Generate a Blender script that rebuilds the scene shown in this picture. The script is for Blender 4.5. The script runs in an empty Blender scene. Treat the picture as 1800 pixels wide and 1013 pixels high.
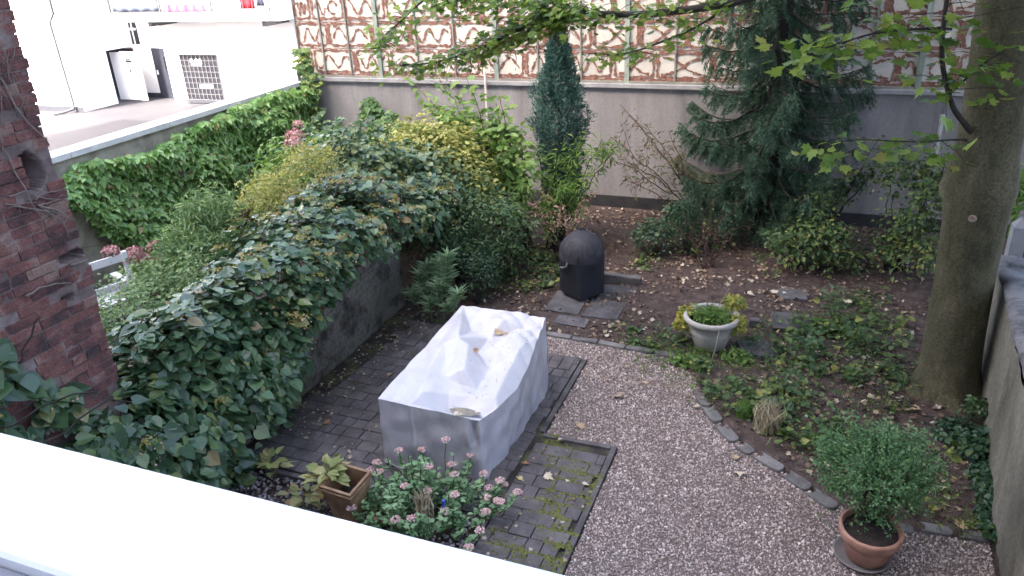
import bpy, math, random
import numpy as np
from mathutils import Matrix, Vector

# ------------------------------------------------------------------ camera, sky, sun, exposure
sc = bpy.context.scene
COL = sc.collection
R = math.radians
CAM_H = 4.6
cam_d = bpy.data.cameras.new('camera'); cam = bpy.data.objects.new('camera', cam_d); COL.objects.link(cam)
cam_d.sensor_width = 36.0; cam_d.lens = 27.4; cam_d.clip_end = 500; cam_d.clip_start = 0.02
_up = np.array([-150., 2994., 1370.]); _up /= np.linalg.norm(_up)
_fw = np.array([0, 0, -1.]); _y = _fw - _up * _fw.dot(_up); _y /= np.linalg.norm(_y); _x = np.cross(_y, _up)
_a = R(22.5)
_rot = np.array([_x * math.cos(_a) - _y * math.sin(_a), _y * math.cos(_a) + _x * math.sin(_a), _up])
M4 = Matrix.Identity(4)
for i in range(3):
    for j in range(3): M4[i][j] = float(_rot[i, j])
M4.translation = (0, 0, CAM_H)
cam.matrix_world = M4
sc.camera = cam

SUN_EL, SUN_OFF = R(42), R(25)                       # sun behind the house, a little to its left
sun_vec = Vector((-math.sin(SUN_OFF) * math.cos(SUN_EL), -math.cos(SUN_OFF) * math.cos(SUN_EL), math.sin(SUN_EL)))
world = bpy.data.worlds.new('World'); sc.world = world; world.use_nodes = True
wn = world.node_tree; wn.nodes.clear()
sky = wn.nodes.new('ShaderNodeTexSky'); sky.sky_type = 'NISHITA'; sky.sun_disc = False
sky.sun_elevation = SUN_EL; sky.sun_rotation = math.atan2(sun_vec.x, sun_vec.y); sky.dust_density = 7.0; sky.air_density = .7; sky.ozone_density = .3
bg = wn.nodes.new('ShaderNodeBackground'); bg.inputs[1].default_value = 0.15
wo = wn.nodes.new('ShaderNodeOutputWorld')
wn.links.new(sky.outputs[0], bg.inputs[0]); wn.links.new(bg.outputs[0], wo.inputs[0])
sun_d = bpy.data.lights.new('sun', 'SUN'); sun_d.energy = 2.0; sun_d.angle = R(0.6); sun_d.color = (1, .95, .88)
sun = bpy.data.objects.new('sun', sun_d); COL.objects.link(sun)
sun.rotation_euler = (-sun_vec).to_track_quat('-Z', 'Y').to_euler()
sc.view_settings.view_transform = 'Standard'; sc.view_settings.look = 'None'; sc.view_settings.gamma = 1.0
sc.view_settings.exposure = 3.7
sc.render.engine = 'CYCLES'
sc.cycles.max_bounces = 6; sc.cycles.diffuse_bounces = 3; sc.cycles.glossy_bounces = 2; sc.cycles.transmission_bounces = 3
sc.cycles.transparent_max_bounces = 4

rng = np.random.default_rng(11); random.seed(5)

# ------------------------------------------------------------------ mesh helpers
class MB:
    def __init__(s): s.v = []; s.f = []; s.n = 0; s.round = False; s.flat = False
    def add(s, v, *faces):
        v = np.asarray(v, float).reshape(-1, 3)
        for f in faces:
            f = np.asarray(f, np.int64)
            if len(f): s.f.append(f + s.n)
        s.v.append(v); s.n += len(v); return s
    def mesh(s, name, smooth=False):
        me = bpy.data.meshes.new(name)
        V = np.concatenate(s.v); loops = np.concatenate([f.ravel() for f in s.f])
        tot = np.concatenate([np.full(len(f), f.shape[1]) for f in s.f]); st = np.concatenate([[0], np.cumsum(tot)[:-1]])
        me.vertices.add(len(V)); me.loops.add(len(loops)); me.polygons.add(len(tot))
        me.vertices.foreach_set('co', V.ravel().astype(np.float32))
        me.loops.foreach_set('vertex_index', loops.astype(np.int32))
        me.polygons.foreach_set('loop_start', st.astype(np.int32))
        me.update(calc_edges=True)
        me.polygons.foreach_set('use_smooth', np.full(len(tot), bool(smooth or (s.round and not s.flat))))
        return me
    def box(s, x0, x1, y0, y1, z0, z1):
        s.flat = True; v = [(x, y, z) for z in (z0, z1) for y in (y0, y1) for x in (x0, x1)]
        return s.add(v, [(0, 2, 3, 1), (4, 5, 7, 6), (0, 1, 5, 4), (2, 6, 7, 3), (0, 4, 6, 2), (1, 3, 7, 5)])
    def tube(s, pts, rad, sides=6, cap=True):
        s.round = True; P = np.asarray(pts, float); n = len(P); rad = np.broadcast_to(np.asarray(rad, float), (n,))
        T = np.gradient(P, axis=0); T /= np.linalg.norm(T, axis=1)[:, None] + 1e-9
        ref = np.array([0, 0, 1.]) if abs(T[0][2]) < .9 else np.array([1., 0, 0])
        ang = np.linspace(0, 2 * np.pi, sides, endpoint=False); V = []
        for i in range(n):
            u = np.cross(T[i], ref); u /= np.linalg.norm(u) + 1e-9; w = np.cross(u, T[i]); ref = w if abs(w.dot(T[i])) < .9 else ref
            V.append(P[i] + rad[i] * (np.cos(ang)[:, None] * u + np.sin(ang)[:, None] * w))
        V = np.concatenate(V)
        i, j = np.meshgrid(np.arange(n - 1), np.arange(sides), indexing='ij'); k = (j + 1) % sides
        F = np.stack([i * sides + j, i * sides + k, (i + 1) * sides + k, (i + 1) * sides + j], -1).reshape(-1, 4)
        s.add(V, F)
        if cap:
            f = np.arange(sides)
            s.f.append((f[::-1] + s.n - len(V))[None]); s.f.append((f + s.n - sides)[None])
        return s
    def grid(s, P, nu, nv):                            # P (nu*nv,3)
        s.round = True; i, j = np.meshgrid(np.arange(nu - 1), np.arange(nv - 1), indexing='ij')
        F = np.stack([i * nv + j, (i + 1) * nv + j, (i + 1) * nv + j + 1, i * nv + j + 1], -1).reshape(-1, 4)
        return s.add(P, F)
    def lathe(s, prof, c=(0, 0, 0), sides=32, mod=None):
        s.round = True; prof = np.asarray(prof, float); a = np.linspace(0, 2 * np.pi, sides, endpoint=False); V = []
        for r, z in prof:
            rr = r if mod is None else r * mod(a, z)
            V.append(np.stack([c[0] + rr * np.cos(a), c[1] + rr * np.sin(a), np.full(sides, c[2] + z)], 1))
        n = len(prof); i, j = np.meshgrid(np.arange(n - 1), np.arange(sides), indexing='ij'); k = (j + 1) % sides
        F = np.stack([i * sides + j, i * sides + k, (i + 1) * sides + k, (i + 1) * sides + j], -1).reshape(-1, 4)
        return s.add(np.concatenate(V), F)

def obj(name, me, mat=None, parent=None, loc=None):
    if isinstance(me, MB): me = me.mesh(name)
    o = bpy.data.objects.new(name, me); COL.objects.link(o)
    if mat is not None and len(me.materials) == 0: me.materials.append(mat)
    if parent is not None: o.parent = parent
    if loc is not None: o.location = loc
    return o
def tag(o, label, cat, group=None):
    o['label'] = label; o['category'] = cat
    if group: o['group'] = group
    return o
def thing(name, label, cat, loc=(0, 0, 0), group=None):
    o = bpy.data.objects.new(name, None); COL.objects.link(o); o.location = loc
    return tag(o, label, cat, group)
def struct(name, me, mat):
    o = obj(name, me, mat); o['kind'] = 'structure'; return o
def stuff(o, label=None, cat=None):
    o['kind'] = 'stuff'
    if label: o['label'] = label; o['category'] = cat
    return o
def nrm(a): return a / (np.linalg.norm(a, axis=-1, keepdims=True) + 1e-9)
def noise3(P, f, seed=0):                              # cheap smooth noise in about -1..1
    P = np.asarray(P, float) * f; q = np.random.default_rng(seed)
    out = np.zeros(P.shape[:-1])
    for k in range(6):
        d = q.normal(size=3); d /= np.linalg.norm(d); fr = q.uniform(.7, 2.1)
        out += np.sin(P @ d * fr * 2.4 + q.uniform(0, 6.28)) / (k * .25 + 1)
    return out / 2.6

# ------------------------------------------------------------------ materials
def nodes(name):
    m = bpy.data.materials.new(name); m.use_nodes = True; t = m.node_tree
    b = t.nodes['Principled BSDF']; return m, t, b
def ramp(t, cols, pos=None):
    r = t.nodes.new('ShaderNodeValToRGB'); e = r.color_ramp.elements
    pos = pos or [i / max(1, len(cols) - 1) for i in range(len(cols))]
    while len(e) < len(cols): e.new(0.5)
    for k, (c, p) in enumerate(zip(cols, pos)): e[k].position = p; e[k].color = (*c, 1)
    return r
def mk(name, cols, scale=4., rough=.85, bump=0., bscale=40., detail=6, stretch=None, spec=.3, pos=None, rnd=0., fine=0.):
    m, t, b = nodes(name); L = t.links.new
    tc = t.nodes.new('ShaderNodeNewGeometry'); src = tc.outputs['Position']
    if stretch:
        mp = t.nodes.new('ShaderNodeMapping'); mp.inputs['Scale'].default_value = stretch; L(src, mp.inputs[0]); src = mp.outputs[0]
    n = t.nodes.new('ShaderNodeTexNoise'); n.inputs['Scale'].default_value = scale; n.inputs['Detail'].default_value = detail; n.inputs['Roughness'].default_value = .65
    L(src, n.inputs['Vector'])
    fac = n.outputs['Fac']
    if rnd:
        oi = t.nodes.new('ShaderNodeObjectInfo'); ma = t.nodes.new('ShaderNodeMath'); ma.operation = 'MULTIPLY_ADD'
        ma.inputs[1].default_value = rnd; L(oi.outputs['Random'], ma.inputs[0])
        sb = t.nodes.new('ShaderNodeMath'); sb.operation = 'SUBTRACT'; sb.inputs[1].default_value = rnd / 2; L(fac, sb.inputs[0]); L(sb.outputs[0], ma.inputs[2]); fac = ma.outputs[0]
    r = ramp(t, cols, pos or [.3 + .4 * i / max(1, len(cols) - 1) for i in range(len(cols))]); L(fac, r.inputs[0]); col = r.outputs[0]
    if fine:
        n3 = t.nodes.new('ShaderNodeTexNoise'); n3.inputs['Scale'].default_value = bscale * 1.7; n3.inputs['Detail'].default_value = 3; L(tc.outputs['Position'], n3.inputs['Vector'])
        mr = t.nodes.new('ShaderNodeMapRange'); mr.inputs[1].default_value = .3; mr.inputs[2].default_value = .7; mr.inputs[3].default_value = 1 - fine; mr.inputs[4].default_value = 1 + fine; L(n3.outputs['Fac'], mr.inputs[0])
        mx = t.nodes.new('ShaderNodeMix'); mx.data_type = 'RGBA'; mx.blend_type = 'MULTIPLY'; mx.inputs[0].default_value = 1; L(col, mx.inputs[6]); L(mr.outputs[0], mx.inputs[7]); col = mx.outputs[2]
    L(col, b.inputs['Base Color'])
    b.inputs['Roughness'].default_value = rough; b.inputs['Specular IOR Level'].default_value = spec
    if bump:
        n2 = t.nodes.new('ShaderNodeTexNoise'); n2.inputs['Scale'].default_value = bscale; n2.inputs['Detail'].default_value = 5; L(src, n2.inputs['Vector'])
        bp = t.nodes.new('ShaderNodeBump'); bp.inputs['Strength'].default_value = bump; bp.inputs['Distance'].default_value = .01
        L(n2.outputs['Fac'], bp.inputs['Height']); L(bp.outputs[0], b.inputs['Normal'])
    return m
def leafmat(name, cols, trans=.3, rough=.45, spec=.35, pos=None):
    m, t, b = nodes(name); L = t.links.new
    g = t.nodes.new('ShaderNodeNewGeometry'); r = ramp(t, cols, pos); L(g.outputs['Random Per Island'], r.inputs[0])
    L(r.outputs[0], b.inputs['Base Color']); b.inputs['Roughness'].default_value = rough; b.inputs['Specular IOR Level'].default_value = spec
    if trans:
        tr = t.nodes.new('ShaderNodeBsdfTranslucent')
        hs = t.nodes.new('ShaderNodeHueSaturation'); hs.inputs['Value'].default_value = 1.3; hs.inputs['Saturation'].default_value = 1.1; hs.inputs['Hue'].default_value = .49
        L(r.outputs[0], hs.inputs['Color']); L(hs.outputs[0], tr.inputs[0])
        mx = t.nodes.new('ShaderNodeMixShader'); mx.inputs[0].default_value = trans
        L(b.outputs[0], mx.inputs[1]); L(tr.outputs[0], mx.inputs[2]); L(mx.outputs[0], t.nodes['Material Output'].inputs['Surface'])
    return m

SOIL = mk('soil', [(.028, .019, .016), (.062, .043, .037), (.10, .072, .062)], 9, .95, .8, 60, fine=.4)
GRAVELBED = mk('gravel_bed', [(.06, .046, .04), (.15, .118, .105), (.24, .195, .175)], 60, .95, .6, 120)
ASPHALT = mk('yard_asphalt', [(.038, .037, .043), (.05, .049, .056)], 1.5, .9, .2, 80)
CONC_BACK = mk('back_wall_concrete', [(.10, .094, .095), (.18, .17, .17), (.215, .203, .203), (.27, .255, .25)], 1.1, .9, .25, 30, stretch=(2.2, 1, .3), fine=.12, detail=9, pos=[.28, .42, .56, .74])
PLINTH = mk('bitumen_plinth', [(.02, .02, .022), (.045, .043, .045)], 5, .8, .3, 30)
COPING = mk('grey_coping', [(.2, .195, .2), (.3, .295, .3)], 6, .8, .15, 40)
VINEWALL = mk('vine_wall_concrete', [(.18, .16, .115), (.33, .30, .235), (.44, .41, .33)], 3, .9, .3, 25)
VINECOP = mk('pale_coping', [(.5, .49, .46), (.68, .67, .64)], 5, .85, .1, 40)
RIGHTWALL = mk('right_wall_render', [(.07, .065, .048), (.16, .145, .11), (.22, .2, .16)], 1.6, .95, .5, 18, stretch=(1, 1, .5), fine=.25)
COP_DARK = mk('mossy_coping', [(.035, .032, .032), (.12, .115, .12), (.20, .195, .2)], 3, .9, .25, 50, pos=[.36, .46, .6])
BRICK = mk('brick_red', [(.055, .037, .037), (.12, .055, .05), (.175, .08, .068), (.22, .145, .12)], 5, .95, .7, 45, rnd=.3, fine=.3)
MORTAR = mk('mortar', [(.09, .066, .062), (.16, .12, .112), (.26, .22, .205)], 5, .95, .7, 40)
WHITE = mk('white_render', [(.80, .80, .80), (.84, .84, .84)], 1, .8)
WHITEPAINT = mk('white_metal_paint', [(.78, .77, .765), (.83, .82, .815)], 2, .35, fine=.02, bscale=30)
CAPGREY = mk('grey_rubber', [(.2, .2, .22), (.26, .26, .28)], 10, .6)
DOORGREY = mk('door_grey', [(.02, .023, .036), (.026, .029, .042)], 3, .5)
DARK = mk('dark_opening', [(.02, .02, .025), (.03, .03, .035)], 3, .6)
GREYTRIM = mk('plinth_grey', [(.028, .03, .04), (.036, .038, .05)], 3, .8)
STEEL = mk('galvanised', [(.05, .052, .06), (.085, .088, .10)], 8, .5)
GLASSBLOCK = mk('glass_block', [(.010, .011, .016), (.02, .021, .028)], 12, .4, spec=.2)
PANEL = mk('cream_panel', [(.40, .375, .335), (.47, .445, .40), (.52, .495, .45)], 1.2, .75, fine=.08, bscale=10, spec=.15)
RUST = mk('rust_red_paint', [(.10, .046, .032), (.17, .08, .058), (.29, .18, .145)], 14, .8)
POST = mk('green_grey_post', [(.13, .16, .13), (.28, .32, .27)], 6, .6, stretch=(1, 1, .3))
POSTTHIN = mk('dark_post', [(.13, .13, .11), (.24, .24, .21)], 6, .6)
PAVER = mk('dark_paver', [(.055, .048, .048), (.092, .081, .081), (.13, .118, .116)], 5, .85, .5, 60, rnd=.12, fine=.25)
SLAB = mk('grey_slab', [(.05, .046, .047), (.09, .083, .084), (.13, .122, .122)], 6, .9, .4, 50, rnd=.2, fine=.2)
KERB = mk('kerb_stone', [(.085, .078, .074), (.14, .13, .124), (.185, .172, .164)], 6, .9, .4, 60, rnd=.2, fine=.2)
COVERM = mk('silver_tarpaulin', [(.41, .39, .405), (.47, .45, .465), (.51, .49, .505)], 2.5, .36, .6, 13, spec=.45)
BLACKCOVER = mk('black_vinyl', [(.011, .012, .017), (.02, .021, .028)], 6, .65, .15, 60, spec=.4)
TERRA = mk('terracotta', [(.22, .11, .075), (.34, .18, .125), (.42, .26, .20)], 7, .85, .15, 60)
CREAMPOT = mk('cream_stone_pot', [(.34, .31, .27), (.46, .43, .39)], 6, .85, .15, 70)
CLAY = mk('mottled_clay', [(.10, .055, .03), (.22, .13, .07), (.30, .21, .12)], 6, .6, .3, 30)
POTSOIL = mk('pot_soil', [(.02, .014, .011), (.05, .036, .03)], 25, .95, .8, 60)
BARK = mk('smooth_bark', [(.03, .028, .014), (.06, .055, .028), (.08, .07, .04), (.125, .11, .07)], 4.5, .92, .9, 26, stretch=(1, 1, .45), fine=.35, detail=9)
DBARK = mk('dark_bark', [(.022, .018, .015), (.055, .045, .038)], 12, .9, .5, 40)
TWIG = mk('dry_twig', [(.13, .10, .085), (.26, .21, .18)], 20, .9)
RTWIG = mk('reddish_stem', [(.05, .022, .02), (.11, .06, .05)], 20, .8)
GSTEM = mk('green_stem', [(.06, .09, .03), (.12, .14, .06)], 20, .7)
PINKFL = leafmat('dusty_pink_petals', [(.30, .14, .13), (.45, .24, .22), (.55, .36, .33)], .2, .7)
WHITEFL = leafmat('seed_head_buds', [(.55, .42, .34), (.42, .22, .16), (.62, .5, .4)], .1, .7)
L_HYD = leafmat('hydrangea_leaf', [(.026, .06, .028), (.048, .096, .043), (.082, .145, .06), (.15, .19, .065), (.22, .15, .06)], .24, .36, .5, [0, .4, .8, .97, 1])
L_UMB = leafmat('spent_umbel', [(.20, .2, .05), (.28, .26, .07), (.26, .17, .08)], .25, .7)
L_CREEP = leafmat('creeper_leaf', [(.11, .23, .05), (.19, .34, .09), (.31, .46, .16), (.4, .22, .12)], .3, .32, .6, [0, .4, .96, 1])
L_WILLOW = leafmat('grey_green_leaf', [(.10, .17, .06), (.16, .25, .11), (.24, .31, .12)], .3, .55)
L_YEL = leafmat('yellow_green_leaf', [(.16, .19, .045), (.29, .3, .08), (.42, .4, .14)], .35, .5)
L_LIGHT = leafmat('bright_leaf', [(.08, .16, .04), (.14, .24, .06), (.23, .32, .09)], .4, .45)
L_MID = leafmat('mid_green_leaf', [(.035, .075, .03), (.06, .115, .045), (.11, .165, .06)], .3, .45)
L_DARK = leafmat('dark_green_leaf', [(.02, .05, .026), (.036, .08, .04), (.062, .11, .052)], .22, .42)
L_UNDER = leafmat('understorey_leaf', [(.036, .075, .028), (.07, .12, .04), (.135, .185, .05), (.3, .28, .07)], .3, .45, pos=[0, .5, .88, 1])
L_CYP = leafmat('cypress_spray', [(.028, .07, .06), (.05, .115, .09), (.09, .17, .13)], .15, .6)
L_SPR = leafmat('spruce_needle', [(.026, .062, .036), (.046, .095, .055), (.075, .13, .075)], .12, .6)
L_MAPLE = leafmat('maple_leaf', [(.085, .16, .03), (.16, .25, .05), (.26, .35, .075), (.33, .32, .10)], .55, .45, pos=[0, .5, .93, 1])
L_KEYS = leafmat('maple_keys', [(.22, .14, .09), (.30, .2, .12)], .3, .7)
L_BOX = leafmat('box_leaf', [(.05, .115, .045), (.085, .175, .07), (.15, .25, .09)], .25, .4)
L_SED = leafmat('sedum_leaf', [(.10, .19, .08), (.15, .26, .12), (.22, .33, .16)], .2, .4)
L_OLE = leafmat('lance_leaf', [(.15, .24, .12), (.22, .33, .18), (.32, .42, .25)], .2, .4)
L_GRASS = leafmat('grass_blade', [(.06, .13, .02), (.10, .2, .035), (.16, .24, .05)], .35, .5)
L_DRY = leafmat('dry_blade', [(.2, .16, .09), (.32, .27, .17), (.4, .35, .24)], .2, .7)
L_LITTER = leafmat('dry_leaf', [(.10, .06, .045), (.19, .125, .085), (.33, .26, .18), (.5, .45, .36)], .1, .75, pos=[0, .4, .8, 1])
L_FALLEN = leafmat('fallen_maple', [(.40, .32, .2), (.48, .40, .27), (.30, .17, .07)], .1, .7)
L_PALE = leafmat('yellowing_leaf', [(.14, .2, .06), (.28, .3, .11), (.38, .34, .15)], .3, .5)
CHIPS = leafmat('bark_chip', [(.036, .023, .019), (.088, .055, .046), (.15, .102, .086), (.28, .22, .19)], 0, .95, pos=[0, .55, .93, 1])
STONES = leafmat('gravel_stone', [(.15, .115, .10), (.34, .26, .23), (.50, .41, .37), (.72, .64, .59)], 0, .85, pos=[0, .4, .82, 1])
PEBBLE = leafmat('pebble', [(.10, .09, .095), (.18, .165, .17), (.28, .26, .27)], 0, .7)
MOSS = leafmat('moss', [(.045, .05, .012), (.09, .095, .02), (.13, .13, .03)], 0, .95)

# old wall: thin whitewash over brick
def plaster_brick():
    m, t, b = nodes('whitewashed_brick'); L = t.links.new
    g = t.nodes.new('ShaderNodeNewGeometry'); sx = t.nodes.new('ShaderNodeSeparateXYZ'); cx = t.nodes.new('ShaderNodeCombineXYZ')
    L(g.outputs['Position'], sx.inputs[0]); L(sx.outputs['Y'], cx.inputs['X']); L(sx.outputs['Z'], cx.inputs['Y'])
    br = t.nodes.new('ShaderNodeTexBrick'); br.inputs['Scale'].default_value = 1; br.inputs['Brick Width'].default_value = .25; br.inputs['Row Height'].default_value = .078
    br.inputs['Mortar Size'].default_value = .008; br.inputs['Mortar Smooth'].default_value = .6; L(cx.outputs[0], br.inputs['Vector'])
    n = t.nodes.new('ShaderNodeTexNoise'); n.inputs['Scale'].default_value = 3.2; n.inputs['Detail'].default_value = 8; n.inputs['Roughness'].default_value = .7; L(g.outputs['Position'], n.inputs['Vector'])
    r = ramp(t, [(.03, .024, .02), (.075, .066, .052), (.145, .132, .108), (.08, .082, .05)], [.36, .45, .55, .66]); L(n.outputs['Fac'], r.inputs[0])
    L(r.outputs[0], b.inputs['Base Color']); b.inputs['Roughness'].default_value = .95
    n2 = t.nodes.new('ShaderNodeTexNoise'); n2.inputs['Scale'].default_value = 25; n2.inputs['Detail'].default_value = 5; L(g.outputs['Position'], n2.inputs['Vector'])
    ma = t.nodes.new('ShaderNodeMath'); ma.operation = 'MULTIPLY_ADD'; ma.inputs[1].default_value = -.6; L(br.outputs['Fac'], ma.inputs[0]); L(n2.outputs['Fac'], ma.inputs[2])
    bp = t.nodes.new('ShaderNodeBump'); bp.inputs['Strength'].default_value = 1.0; bp.inputs['Distance'].default_value = .03; L(ma.outputs[0], bp.inputs['Height']); L(bp.outputs[0], b.inputs['Normal'])
    return m
OLDWALL = plaster_brick()

# ------------------------------------------------------------------ leaves
def fan(pts, c):
    v = [c] + pts; n = len(pts); return np.array(v, float), [np.array([(0, i + 1, (i + 1) % n + 1) for i in range(n)])]
T_OVATE = (np.array([(0, 0, 0), (-.27, .22, .06), (-.27, .55, .05), (0, 1, -.1), (.27, .55, .05), (.27, .22, .06), (0, .3, -.02), (0, .62, -.03)], float),
           [np.array([(0, 6, 1), (7, 3, 2), (0, 5, 6), (7, 4, 3)]), np.array([(6, 7, 2, 1), (6, 5, 4, 7)])])
_hh = [(0, .05), (.13, -.04), (.30, .0), (.43, .16), (.46, .34), (.38, .54), (.22, .76), (0, 1.02)]
_ho = [(x, y, .10 * abs(x) - .10 * max(0, y - .5)) for x, y in _hh] + [(-x, y, .10 * abs(x) - .10 * max(0, y - .5)) for x, y in _hh[-2:0:-1]]
T_HEART = fan(_ho, (0, .42, -.035))
T_SMALL = (np.array([(0, 0, 0), (-.3, .5, .07), (0, 1, -.05), (.3, .5, .07)], float), [np.array([(0, 2, 1), (0, 3, 2)])])
T_LANCE = (np.array([(0, 0, 0), (-.1, .4, .03), (0, 1, -.15), (.1, .4, .03)], float), [np.array([(0, 2, 1), (0, 3, 2)])])
T_NEEDLE = (np.array([(-.09, 0, 0), (.09, 0, 0), (0, 1, 0)], float), [np.array([(0, 1, 2)])])
T_BLADE = (np.array([(-.025, 0, 0), (.025, 0, 0), (.02, .5, .12), (-.02, .5, .12), (0, 1, -.02)], float), [np.array([(0, 1, 2, 3)]), np.array([(3, 2, 4)])])
_mp = [(.0, .0), (.16, .06), (.34, -.02), (.30, .16), (.52, .34), (.36, .40), (.40, .62), (.20, .56), (0, 1.0)]
_out = [(x, y, .05 * abs(x) * (1 + x)) for x, y in _mp] + [(-x, y, .05 * abs(x)) for x, y in _mp[-2:0:-1]]
T_MAPLE = fan(_out, (0, .32, -.03))
T_OCT = (np.array([(1, 0, 0), (-1, 0, 0), (0, 1, 0), (0, -1, 0), (0, 0, .7), (0, 0, -.7)], float),
         [np.array([(0, 2, 4), (2, 1, 4), (1, 3, 4), (3, 0, 4), (2, 0, 5), (1, 2, 5), (3, 1, 5), (0, 3, 5)])])

def leaves(mb, T, P, N, D, S, bend=None):
    tv, tf = T; P = np.asarray(P, float); n = len(P)
    if n == 0: return mb
    N = nrm(N); D = nrm(D - (D * N).sum(1)[:, None] * N); X = np.cross(D, N); S = np.broadcast_to(np.asarray(S, float), (n,))
    t = np.broadcast_to(tv, (n,) + tv.shape).copy()
    t[:, :, 2] *= rng.uniform(.2, 2.0, n)[:, None]; t[:, :, 0] *= rng.uniform(.8, 1.15, n)[:, None]
    V = P[:, None] + S[:, None, None] * (t[:, :, 0:1] * X[:, None] + t[:, :, 1:2] * D[:, None] + t[:, :, 2:3] * N[:, None])
    off = (np.arange(n) * len(tv))[:, None, None]
    return mb.add(V.reshape(-1, 3), *[(f[None] + off).reshape(-1, f.shape[1]) for f in tf])
def rand_dirs(n): return nrm(rng.normal(size=(n, 3)))
def blob(n, ells, shell=.4, lump=.2, seed=1, clump=0, cs=.09):
    w = np.array([e[3] * e[4] + e[3] * e[5] + e[4] * e[5] for e in ells]); k = rng.choice(len(ells), n if not clump else max(1, n // clump), p=w / w.sum())
    E = np.array([e[:6] for e in ells], float)[k]; d = rand_dirs(len(k)); d[:, 2] = np.where(d[:, 2] < -.35, -d[:, 2], d[:, 2])
    r = (1 - shell * rng.random(len(k)) ** 1.6) * (1 + lump * noise3(d + E[:, :3], 2.2, seed))
    P = E[:, :3] + d * E[:, 3:6] * r[:, None]; Nn = nrm(d / E[:, 3:6])
    if clump:
        P = np.repeat(P, clump, 0) + rng.normal(size=(len(P) * clump, 3)) * cs; Nn = np.repeat(Nn, clump, 0)
    P[:, 2] = np.maximum(P[:, 2], .02 + .05 * rng.random(len(P)))
    return P, Nn
def orient(N, up=.7, jit=.5, droop=.5):
    n = len(N); nn = nrm(N * .6 + np.array([0, 0, up]) + rng.normal(size=(n, 3)) * jit)
    d = N * .7 + rng.normal(size=(n, 3)) * .6 - np.array([0, 0, droop]); return nn, d
def curve(a, b, sag=0., n=8, wob=.03):
    a = np.asarray(a, float); b = np.asarray(b, float); t = np.linspace(0, 1, n)[:, None]
    P = a + (b - a) * t; P[:, 2] += sag * (4 * t * (1 - t))[:, 0]
    P[1:-1] += rng.normal(size=(n - 2, 3)) * wob * np.linalg.norm(b - a) ** .5; return P

def shrub(name, label, cat, base, ells, n, T, size, lm, sm=DBARK, stems=8, srad=.012, shell=.5, lump=.25, clump=0, cs=.08, up=.7, jit=.5, droop=.5, extra=None, group=None, part='foliage'):
    t = thing(name, label, cat, base, group); b = np.array(base, float)
    mb = MB(); P, Nn = blob(n, ells, shell, lump, rng.integers(99), clump, cs); nn, d = orient(Nn, up, jit, droop)
    S = size * rng.uniform(.6, 1.25, len(P)); leaves(mb, T, P - b, nn, d, S)
    obj(part, mb, lm, t)
    if stems:
        ms = MB(); Q, _ = blob(stems, ells, .5, 0)
        for q in Q: ms.tube(curve((rng.normal() * .05, rng.normal() * .05, -.03), q - b, .05, 7), np.linspace(srad, srad * .3, 7), 5)
        obj('stems', ms, sm, t)
    return t

# ------------------------------------------------------------------ GROUND
def axis(lo, a, b, hi, step):
    return np.concatenate([np.linspace(lo, a, 12)[:-1], np.arange(a, b, step), np.linspace(b, hi, 12)])
gx, gy = axis(-120, -9.4, 4.0, 120, .07), axis(-60, 2.5, 13.0, 140, .07)
gx = np.sort(np.concatenate([gx, [-9.74, -9.70]]))
GX, GY = np.meshgrid(gx, gy, indexing='ij')
def inside(poly, x, y):
    p = np.asarray(poly); r = np.zeros(np.shape(x), bool); j = len(p) - 1
    for i in range(len(p)):
        c = ((p[i, 1] > y) != (p[j, 1] > y)) & (x < (p[j, 0] - p[i, 0]) * (y - p[i, 1]) / (p[j, 1] - p[i, 1] + 1e-12) + p[i, 0]); r ^= c; j = i
    return r
GRAVEL = [(-1.49, 2.2), (-1.49, 6.09), (-2.24, 6.09), (-2.24, 7.62), (-2.95, 7.64), (-2.95, 8.05), (-1.3, 7.96), (-1.0, 7.6), (-.82, 7.13), (-.51, 6.62), (-.12, 6.3), (.33, 5.92), (.95, 5.72), (1.6, 5.76), (1.6, 2.2)]
def soil_z(x, y):
    q = np.stack([x, y, 0 * x], -1)
    z = .03 * noise3(q, .8, 3) + .015 * noise3(q, 3.2, 4) + .008 * noise3(q, 9, 5)
    edge = np.clip((np.minimum.reduce([x + 9.4, 4 - x, y - 2.5, 13 - y])) / .8, 0, 1)
    bed = ((x > -1.0) & (y > 5.9)) | (y > 8.2)
    hard = (inside(GRAVEL, x, y) | ((x < -1.4) & (x > -5.1) & (y < 8.1)))
    z = np.where(hard, -.025 + z * .1, z + .02)
    return np.where(x < -9.72, -1.02, z * edge)
GZ = soil_z(GX, GY)
struct('ground', MB().grid(np.stack([GX, GY, GZ], -1).reshape(-1, 3), len(gx), len(gy)), SOIL)
def sheet(poly, z):
    p = np.array([(x, y, z) for x, y in poly], float); return MB().add(p, [tuple(range(len(p)))])
gb = struct('gravel_path', sheet(GRAVEL, .004), GRAVELBED)
struct('yard', sheet([(-60, 2), (-9.75, 2), (-9.75, 25.2), (-60, 25.2)], -1.0), ASPHALT)
# gravel stones
def scatter_poly(n, poly):
    p = np.asarray(poly); lo, hi = p.min(0), p.max(0); out = []
    while sum(map(len, out)) < n:
        q = rng.uniform(lo, hi, (n, 2)); out.append(q[inside(poly, q[:, 0], q[:, 1])])
    return np.concatenate(out)[:n]
GV = [(-1.49, 3.0)] + GRAVEL[1:-1] + [(1.6, 3.0)]
xy = scatter_poly(60000, GV); n = len(xy)
mb = MB(); S = np.clip(rng.lognormal(-4.86, .3, n), .004, .02)
leaves(mb, T_OCT, np.column_stack([xy, .008 + rng.random(n) * .006]), rand_dirs(n) + np.array([0, 0, .8]), rand_dirs(n), S)
stuff(obj('gravel', mb, STONES), 'pinkish grey gravel chips covering the open path', 'gravel')

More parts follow.
